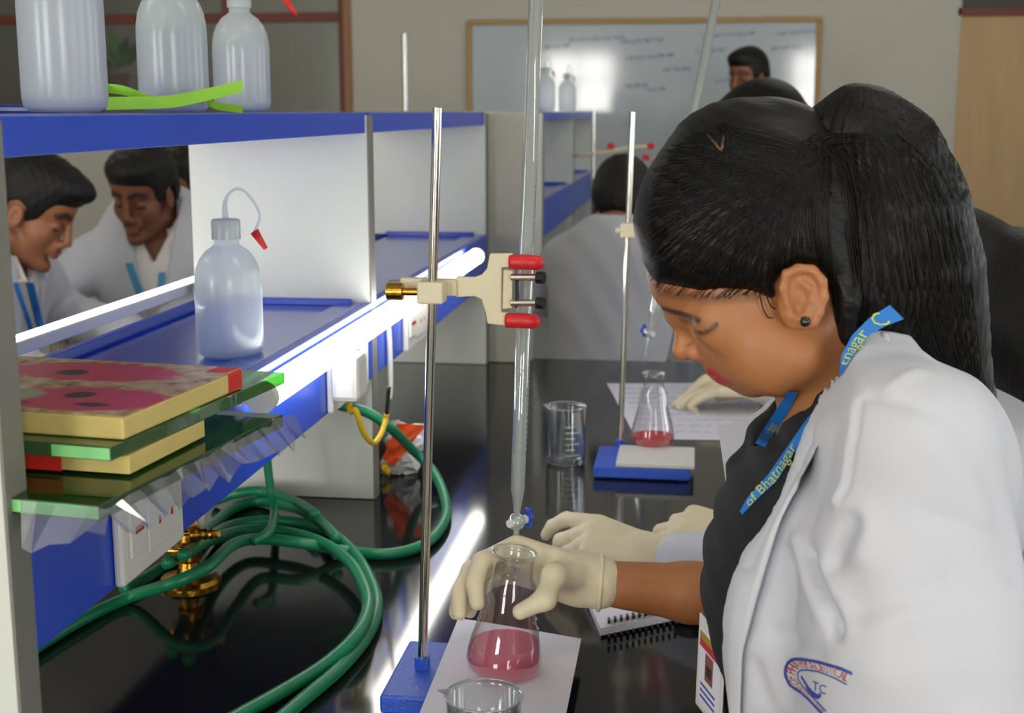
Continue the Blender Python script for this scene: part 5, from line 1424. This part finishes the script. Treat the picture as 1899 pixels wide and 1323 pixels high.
# hair pin: two prongs of a V
for a, b in (((1312, 250), (1338, 280)), ((1342, 252), (1338, 282))):
    pa_, pb_ = on_coat(*a, .0015, None, bh_) or Q(*a), on_coat(*b, .0015, None, bh_) or Q(*b)
    MB().tube([pa_, (pa_ + pb_) / 2, pb_], .0016, 8).build('hair_pin', M['steel'] if False else mat('bronze_pin', (92, 72, 56), .3, .8), hair, smooth=True)
# ------------------------------------------------------------------ other people
def gen_head(c, yaw, pitch, neck_base, base_rgb, beard=.0, lips=(150, 84, 72), roll=0.0, h=.0036, female=False, shut=True):
    """returns skin (V,F,cols), hair frame functions. local axes: f forward, s left, u up; origin between the ears"""
    F0 = Vector((math.cos(yaw), math.sin(yaw), 0)); Z = Vector((0, 0, 1)); S = Z.cross(F0)
    Fv = F0 * math.cos(pitch) - Z * math.sin(pitch); U = Z * math.cos(pitch) + F0 * math.sin(pitch)
    if roll: S, U = S * math.cos(roll) + U * math.sin(roll), U * math.cos(roll) - S * math.sin(roll)
    Rm = np.array([[Fv.x, S.x, U.x], [Fv.y, S.y, U.y], [Fv.z, S.z, U.z]]); c = np.array(c)
    toW = lambda V: V @ Rm.T + c
    nb = Rm.T @ (np.array(neck_base) - c)
    s = SDF((-.125, -.105, min(-.19, nb[2] - .02)), (.150, .105, .15), h)
    s.ell((-.004, 0, .045), (.094, .074, .088), 0)
    s.ell((.050, 0, .055), (.046, .058, .050), .02)
    s.ell((.040, 0, -.030), (.048, .056, .070), .02)
    for q in (-1, 1):
        s.ell((.052, q * .036, -.020), (.030, .026, .030), .014)
        s.cap((.070, q * .014, -.092), (.006, q * .050, -.060), .014, .018, .014)
        s.cap((.088, 0, .030), (.076, q * .040, .030), .0115, .010, .008)
        s.ell((.099, q * .031, .006), (.014, .013, .009), .006, 'sub')
        s.ell((.077, q * .031, .006), (.0135, .0135, .0125), .003)
        s.ell((.103, q * .0125, -.030), (.010, .0075, .0085), .003)
        s.ell((.0, q * .074, -.006), (.018, .007, .030), .004); s.ell((.002, q * .081, -.002), (.009, .006, .016), .003, 'sub')
        s.cap((.012, q * .030, -.085), (.065, q * .012, -.090), .016, .016, .015)
    s.cap((.096, 0, .016), (.108, 0, -.020), .0085, .0105, .006); s.ell((.110, 0, -.023), (.011, .010, .010), .004)
    s.ell((.086, 0, -.045), (.018, .026, .020), .01)
    s.ell((.097, 0, -.052), (.0095, .021, .0055), .004); s.ell((.095, 0, -.064), (.0095, .019, .0065), .004)
    s.cap((.108, -.022, -.058), (.108, .022, -.058), .0014, .0014, .002, 'sub')
    s.ell((.082, 0, -.096), (.018, .020, .016), .012)
    s.chain([(-.028, 0, -.03), tuple(nb)], [.052, .057], .02)
    V, F = s.mesh(); cols = skin_cols(V, base_rgb)
    fr = (V[:, 0] > .04)
    sdist = lambda pts: seg_dist(V, pts)
    for q in (-1, 1):
        cols = blend(cols, .9 * sstep(sdist([(.098, q * .014, .034), (.094, q * .032, .040), (.078, q * .050, .033)]), .011, .005), (34, 24, 20))
        cols = blend(cols, .85 * sstep(sdist([(.088, q * .018, .001), (.091, q * .031, -.002), (.082, q * .044, .002)]), .0062, .0025), (36, 24, 22))
        cols = blend(cols, .35 * sstep(sdist([(.092, q * .022, .010), (.088, q * .042, .010)]), .014, .004), (78, 46, 36))
    cols = blend(cols, .8 * sstep(sdist([(.100, -.015, -.053), (.106, 0, -.053), (.100, .015, -.053)]), .010, .005) * 1.0, lips)
    cols = blend(cols, .8 * sstep(sdist([(.098, -.014, -.064), (.104, 0, -.065), (.098, .014, -.064)]), .010, .005), lips)
    if beard:
        cols = blend(cols, beard * sstep(sdist([(.104, -.012, -.041), (.104, .012, -.041)]), .012, .005), (48, 34, 30))
        cols = blend(cols, beard * .7 * sstep(sdist([(.0, -.062, -.03), (.012, -.052, -.07), (.07, -.02, -.1), (.095, 0, -.098), (.07, .02, -.1), (.012, .052, -.07), (.0, .062, -.03)]), .034, .008), (62, 44, 38))
    return toW(V), F, cols, Rm, c, toW
def short_hair(toW, volume=1.0, h=.004, fringe=0.0):
    s = SDF((-.13, -.11, -.09), (.15, .11, .18), h)
    s.ell((-.008, 0, .054), (.102, .084, .094 * volume), 0); s.ell((.055, 0, .098), (.052 + fringe, .062, .036 * volume), .03); s.ell((-.05, 0, .0), (.054, .074, .066), .03)
    pol = poly_sdf([(.20, .30), (.20, .088), (.118, .074 - fringe * .4), (.092, .066 - fringe * .3), (.070, .056), (.056, .040), (.044, .010), (.030, -.016), (.018, -.014), (.014, .026), (-.006, .034), (-.026, .020), (-.034, -.02), (-.045, -.056), (-.08, -.075), (-.2, -.08), (-.2, .30)])
    g = np.meshgrid(s.ax[0], s.ax[2], indexing='ij', sparse=True); p2 = np.broadcast_to(pol(g[0], g[1])[:, None, :], s.d.shape)
    s.d = np.maximum(s.d, p2).astype(np.float32); V, F = s.mesh(); V = relax(V, F, 1, .5)
    n_ = .0016 * np.sin(V[:, 0] * 210 + 3 * np.sin(V[:, 1] * 90)) * np.sin(V[:, 1] * 170 + V[:, 2] * 120); V = V * (1 + n_[:, None] * 6)
    return toW(V), F
def long_hair(toW, Rm, c, tail, h=.005, cover=True):
    """cap of hair plus a mass falling along world points tail [(point, radius)]"""
    inv = lambda p: Rm.T @ (np.array(p) - c)
    T = [(inv(p), r) for p, r in tail]
    lo = np.min([t - r for t, r in T] + [np.array((-.13, -.11, -.09))], 0) - .02; hi = np.max([t + r for t, r in T] + [np.array((.15, .11, .17))], 0) + .02
    s = SDF(lo, hi, h)
    s.ell((-.010, 0, .052), (.104, .088, .096), 0); s.ell((.055, 0, .092), (.048, .064, .036), .03); s.ell((-.04, 0, -.02), (.062, .082, .09), .03)
    pol = poly_sdf([(.20, .30), (.20, .09), (.10, .072), (.075, .060), (.055, .035), (.04, -.03), (.02, -.12), (-.4, -.5), (-.4, .30)])
    g = np.meshgrid(s.ax[0], s.ax[2], indexing='ij', sparse=True); s.d = np.maximum(s.d, np.broadcast_to(pol(g[0], g[1])[:, None, :], s.d.shape)).astype(np.float32)
    for (p, r), (p2, r2) in zip(T, T[1:]): s.cap(p, p2, r, r2, .03)
    V, F = s.mesh(); V = relax(V, F, 1, .5)
    return toW(V), F
def person(label, head, yaw, pitch, pelvis, elbows, wrists, hair='short', tone=(150, 98, 68), beard=.5, shw=.185, hands=None, gloved=True, coat=M['coat'], roll=0.0, vneck=True, tail=None,
           byaw=None, seated=False, neck_drop=.125, coat_len=.42, hvol=1.0, fringe=0.0, hh=.0036, slv=1.0):
    byaw = yaw if byaw is None else byaw
    F0 = Vector((math.cos(yaw), math.sin(yaw), 0)); B0 = Vector((math.cos(byaw), math.sin(byaw), 0)); Z = Vector((0, 0, 1)); SB = Z.cross(B0)
    head = Vector(head); pelvis = Vector(pelvis); U = Z * math.cos(pitch) + F0 * math.sin(pitch)
    nb = head - U * neck_drop * .75 - Z * neck_drop * .3 - F0 * .03
    sp = (nb - pelvis); chest = pelvis + sp * .70
    SHL = nb - Z * .055 + SB * shw - B0 * .005; SHR = nb - Z * .055 - SB * shw - B0 * .005
    root = empty('person', (pelvis.x, pelvis.y, 0), label, 'person')
    Vh_, Fh_, ch2, Rm, c, toW = gen_head(head, yaw, pitch, nb, tone, beard, roll=roll, h=hh)
    EL = [Vector(e) for e in elbows]; WR = [Vector(w) for w in wrists]
    allp = [pelvis, nb, SHL, SHR, head] + EL + WR
    lo = np.array([min(p[i] for p in allp) for i in range(3)]) - .24; hi = np.array([max(p[i] for p in allp) for i in range(3)]) + .24; lo[2] = .0
    A = [(B0.x, B0.y, 0), (SB.x, SB.y, 0), (0, 0, 1)]
    if seated:
        KN = [pelvis + B0 * .42 + SB * q * .11 for q in (1, -1)]; FT = [Vector((k.x, k.y, .09)) for k in KN]
    else:
        KN = [Vector((pelvis.x, pelvis.y, .50)) + SB * q * .09 + B0 * .02 for q in (1, -1)]; FT = [Vector((pelvis.x, pelvis.y, .09)) + SB * q * .10 for q in (1, -1)]
    b = SDF(lo, hi, .011)
    b.ell(chest, (.085, .135, .17), .03, 'add', A); b.cap(pelvis, nb, .09, .05, .03)
    for S_, E_, W_ in zip((SHL, SHR), EL, WR): b.chain([S_, E_, W_], [.045, .038, .025], .02)
    for k, f_, q in zip(KN, FT, (1, -1)):
        b.chain([pelvis + SB * q * .085, k, f_], [.08, .055, .038], .02); b.cap(f_ - Z * .03, f_ - Z * .04 + B0 * .14, .03, .022, .02)
    Vb_, Fb_ = b.mesh()
    parts = [(Vh_, Fh_, ch2), (Vb_, Fb_, skin_cols(Vb_, tone))]
    V, F, cc_ = join_vf(parts); link('body', np_mesh('body', V, F, cc_), M['skin'], root, True)
    # shirt collar under the coat
    if hair == 'short':
        Vq, Fq = short_hair(toW, hvol, fringe=fringe); link('hair', np_mesh('hair', Vq, Fq), M['hair_m'], root, True)
    else:
        Vq, Fq = long_hair(toW, Rm, c, tail); link('hair', np_mesh('hair', Vq, Fq), M['hair_tail'], root, True)
    s = SDF(lo, hi, .0075)
    def solid(s, g):
        s.ell(chest + Z * .02, (.118 + g, .170 + g, .20 + g), .0, 'add', A); s.ell(pelvis + sp * .42, (.115 + g, .155 + g, .19 + g), .06, 'add', A); s.ell(pelvis, (.125 + g, .165 + g, .16 + g), .06, 'add', A)
        s.cap(SHL - SB * .03, SHR + SB * .03, .058 + g, .058 + g, .05); s.cap(nb - Z * .03, nb + Z * .012, .066 + g, .062 + g, .03)
        for S_, E_, W_ in zip((SHL, SHR), EL, WR): s.chain([S_, E_, E_ * .25 + W_ * .75, E_ * .12 + W_ * .88], [.060 + g, (.056 + g) * slv, (.046 + g) * slv, (.045 + g) * slv], .025)
        if not seated: s.cap(pelvis, pelvis - Z * coat_len, .135 + g, .165 + g, .05)
        else: s.cap(pelvis + SB * .08, KN[0] * .6 + pelvis * .4, .1 + g, .09 + g, .05); s.cap(pelvis - SB * .08, KN[1] * .6 + pelvis * .4, .1 + g, .09 + g, .05)
        return s
    solid(s, .008); inn = SDF(lo, hi, .0075); solid(inn, -.010); inn.cap(nb - Z * .02, nb + Z * .10, .058, .056, 0)
    dd = np.maximum(s.d, -inn.d)
    if vneck:
        g = np.meshgrid(*s.ax, indexing='ij', sparse=True)
        xl = (g[0] - nb.x) * B0.x + (g[1] - nb.y) * B0.y; yl = (g[0] - nb.x) * SB.x + (g[1] - nb.y) * SB.y; zl = g[2] - nb.z
        w_ = np.clip(.052 + (zl) * .17, .004, .08); v_ = np.maximum(np.abs(yl) - w_, .02 - xl); v_ = np.maximum(v_, -.30 - zl)
        dd = np.maximum(dd, -v_)
    s.d = dd.astype(np.float32); Vc_, Fc_ = s.mesh(); Vc_ = relax(Vc_, Fc_, 1, .5)
    n_ = .002 * np.sin(Vc_[:, 2] * 38 + Vc_[:, 0] * 30) * np.sin(Vc_[:, 0] * 46 + Vc_[:, 1] * 38)
    Vc_ = Vc_ + np.stack([n_ * B0.x + n_ * .5, n_ * B0.y + n_ * .5, 0 * n_], 1)
    co = link('lab_coat', np_mesh('lab_coat', Vc_, Fc_), coat, root, True)
    if vneck:
        t = SDF(lo, hi, .0075); solid(t, -.004); t.cap(nb - Z * .02, nb + Z * .10, .060, .058, .0, 'sub'); 
        t.d = np.maximum(t.d, -(inn.d + .03)).astype(np.float32); t.d = np.maximum(t.d, np.broadcast_to((pelvis.z - g[2]), t.d.shape)).astype(np.float32)
        w_ = np.clip(.03 + (zl) * .5, -.05, .08); v_ = np.maximum(np.abs(yl) - w_, .02 - xl); t.d = np.maximum(t.d, -v_).astype(np.float32)
        Vs, Fs = t.mesh(); link('shirt', np_mesh('shirt', Vs, Fs), M['shirt'], root, True)
        for q in (1, -1):
            base = nb + Z * .030 + SB * q * .035 + B0 * .045; P = [base + SB * q * .025 - B0 * .04 + Z * .006, base + B0 * .012, base + B0 * .045 - Z * .065 + SB * q * .012, base + B0 * .02 - Z * .060 + SB * q * .05]
            MB().poly(P, B0 * .004 + Z * .002).build('shirt_collar', M['shirt'], root)
    tree_V, tree_F = Vc_, Fc_
    if vneck: tree_V = np.concatenate([Vc_, Vs]); tree_F = np.concatenate([Fc_, Fs + len(Vc_)])
    # gloves
    for i, W_ in enumerate(WR):
        hd = hands[i] if hands else None
        dv, pn, ts, cu = hd if hd else ((W_ - EL[i]).normalized(), (0, 0, -1), (SB * (-1 if i == 0 else 1)), [(.3, .35, .25)] * 4)
        gs = SDF(W_ - Vector((.25, .25, .25)), W_ + Vector((.25, .25, .25)), .0042)
        glove_hand(gs, W_, dv, pn, ts, cu, spread=.08, fat=1.1); dvn = Vector(dv).normalized()
        gs.cap(W_ - dvn * .035, W_ + dvn * .01, .031, .028, .012)
        Vg_, Fg_ = gs.mesh()
        tag(link('glove' if gloved else 'hand', np_mesh('glove', Vg_, Fg_, skin_cols(Vg_, tone)), M['glove'] if gloved else M['skin'], root, True))
    tx = SDF(lo, hi, .011)
    for k, f_, q in zip(KN, FT, (1, -1)): tx.chain([pelvis + SB * q * .085, k, f_ + Z * .0], [.10, .075, .062], .02)
    v_, f2_ = tx.mesh(); link('trousers', np_mesh('trousers', v_, f2_), M['trousers'], root, True)
    for f_ in FT:
        ss = SDF(f_ - Vector((.28, .28, .09)), f_ + Vector((.28, .28, .08)), .008); ss.cap(f_ - Z * .045 - B0 * .03, f_ - Z * .05 + B0 * .15, .042, .034, 0)
        v_, f2_ = ss.mesh(); v_[:, 2] = np.maximum(v_[:, 2], .002); link('shoe', np_mesh('shoe', v_, f2_), M['shoe'], root, True)
    return root, bvh_of(tree_V, tree_F), co
M['shirt'] = mat('white_shirt', (224, 220, 214), .85, var=.02)
def chest_ribbon(root, tree, L, w, m, n=14, off=.004):
    pts = resample(L, n); A, B = [], []; y = None
    for (a, b) in pts:
        p = on_coat(a, b, off, None, tree); y = p.y if p is not None else y
        if y is None: continue
        A.append((a, b, y)); B.append((a + w, b, y))
    if len(A) < 2: return
    ys = [q[2] for q in A]; mn = min(ys)
    for _ in range(3): ys = [ys[0]] + [(ys[i - 1] + 2 * ys[i] + ys[i + 1]) / 4 for i in range(1, len(ys) - 1)] + [ys[-1]]
    MB().strip([aty(q[0], q[1], y_ - .003) for q, y_ in zip(A, ys)], [aty(q[0], q[1], y_ - .003) for q, y_ in zip(B, ys)], (.0005, .002, 0)).build('lanyard_ribbon', m, root)

# woman behind at the right, long hair over her back, hands on the notebook
h2 = aty(1728, 580, 1.78)
w2a = atz(1212, 1034, .945); w2b = atz(1345, 1012, .950)
P2, t2, _ = person('long haired woman in white coat half hidden behind the ponytail at the right', h2, R(180), R(24), (.66, 1.80, .86), [(.25, 1.50, .938), (.32, 1.98, 1.02)], [w2a, w2b + Vector((.03, .02, 0))],
    hair='long', tail=[(h2 + Vector((.05, -.01, .035)), .088), (h2 + Vector((.13, -.04, .0)), .105), (h2 + Vector((.20, -.09, -.07)), .11), (h2 + Vector((.22, -.13, -.14)), .09), (h2 + Vector((.22, -.14, -.21)), .06)],
    hands=[((-.95, .10, .24), (0, .35, -.9), (0, .8, .55), [(.35, .55, .35), (.75, .85, .5), (.9, .9, .5), (.9, .9, .5)]), ((-1, .2, .10), (0, .5, -1), (0, -1, .3), [(.6, .6, .4)] * 4)], vneck=False, shw=.165, beard=0, slv=.72)
# person standing farther along, only dark hair and writing hands visible
h3 = aty(1424, 272, 2.98)
w3a = atz(1384, 708, .955); w3b = atz(1410, 755, .948)
P3, t3, _ = person('dark haired student in white coat whose gloved hands write at the far end', h3, R(180), R(30), (.48, 3.0, .92), [(.33, 2.78, 1.05), (.34, 3.20, 1.05)], [w3a + Vector((.03, -.06, 0)), w3a],
    hair='long', tail=[(h3 + Vector((.05, 0, .0)), .08), (h3 + Vector((.09, 0, -.10)), .07), (h3 + Vector((.12, 0, -.22)), .05)],
    hands=[((-1, .1, -.05), (0, 0, -1), (0, 1, 0), [(.2, .3, .2)] * 4), ((-1, -.05, -.02), (0, -.35, -1), (0, -1, .3), [(.75, .9, .5)] * 4)], vneck=False, shw=.165, beard=0)
# man sitting with his back to us beyond the bench end
h4 = aty(1150, 386, 3.66)
P4, t4, _ = person('dark haired man in lavender white coat with his back to us beyond the bench end', h4 + Vector((0, .06, 0)), R(84), R(34), (-.235, 3.56, .68), [(-.41, 3.80, .98), (-.06, 3.80, .98)], [(-.34, 4.10, .96), (-.12, 4.10, .96)], seated=True, shw=.145, vneck=False, neck_drop=.10, beard=.3)
M['stool'] = mat('dark_stool_metal', (50, 50, 52), .4, .6)
stl = empty('lab_stool', (-.235, 3.52, 0), 'round laboratory stool under the man with his back to us', 'stool')
MB().lathe([(0, .53), (.15, .53), (.16, .54), (.16, .555), (.15, .562), (0, .562)], 28, Matrix.Translation((-.235, 3.52, 0))).build('seat', M['black'], stl, auto=40)
for q in range(4):
    a = q * math.pi / 2 + .78; MB().cyl((-.235 + .10 * math.cos(a), 3.52 + .10 * math.sin(a), .53), (-.235 + .19 * math.cos(a), 3.52 + .19 * math.sin(a), 0), .011, seg=10).build('leg', M['stool'], stl, auto=40)
# teacher by the whiteboard
h5 = aty(1388, 148, 6.3)
P5, t5, _ = person('man standing before the whiteboard, only his face visible above a dark head', h5, R(-128), R(4), (h5.x + .12, 6.38, .96), [(h5.x + .25, 6.2, 1.12), (h5.x - .22, 6.42, 1.12)], [(h5.x + .1, 6.02, 1.0), (h5.x - .2, 6.2, 1.0)], tone=(140, 88, 58), beard=.6, gloved=False, coat=mat('grey_shirt', (120, 124, 136), .85), fringe=.01, hvol=1.04, coat_len=.1)
# young men across the bench, seen through the shelf
h6 = aty(30, 396, 2.80) + Vector((0, .05, 0))
P6, t6, _ = person('young man in white coat with blue lanyard, in profile at the far left', h6, R(8), R(28), (-1.72, 2.86, .92), [(-1.60, 3.14, 1.0), (-1.66, 2.60, .98)], [(-1.33, 3.02, .96), (-1.42, 2.68, .955)], tone=(158, 104, 72), beard=.35, fringe=.016, byaw=R(0))
h7 = aty(248, 364, 3.36) + Vector((0, .07, 0))
P7, t7, _ = person('young man in white coat with teal lanyard looking down, seen through the shelf', h7, R(-97), R(20), (h7.x - .02, 3.58, .92), [(h7.x + .25, 3.42, .99), (h7.x - .27, 3.42, .99)], [(h7.x + .14, 3.18, .955), (h7.x - .14, 3.20, .955)], tone=(132, 80, 56), beard=.55, roll=R(-4), fringe=.004, hvol=1.06, byaw=R(-78))
h8 = aty(344, 348, 3.95)
P8, t8, _ = person('third young man in white coat, mostly hidden by the upright panel', h8, R(-110), R(18), (h8.x + .02, 4.05, .92), [(h8.x + .27, 3.92, 1.03), (h8.x - .24, 3.88, 1.05)], [(h8.x + .15, 3.72, .98), (h8.x - .03, 3.72, 1.12)], tone=(140, 86, 60), beard=.4,
    hands=[None, ((.1, -.15, 1), (.2, 1, 0), (1, 0, 0), [(.3, .4, .3)] * 4)])
chest_ribbon(P7, t7, [(232, 488), (240, 512), (252, 545), (262, 570)], 13, M['teal']); chest_ribbon(P7, t7, [(294, 505), (292, 530), (286, 560)], 11, M['teal'])
chest_ribbon(P6, t6, [(48, 525), (56, 560), (66, 600), (74, 630)], 14, M['lanyard']); chest_ribbon(P6, t6, [(24, 525), (36, 560), (50, 600), (60, 640)], 8, M['lanyard'])
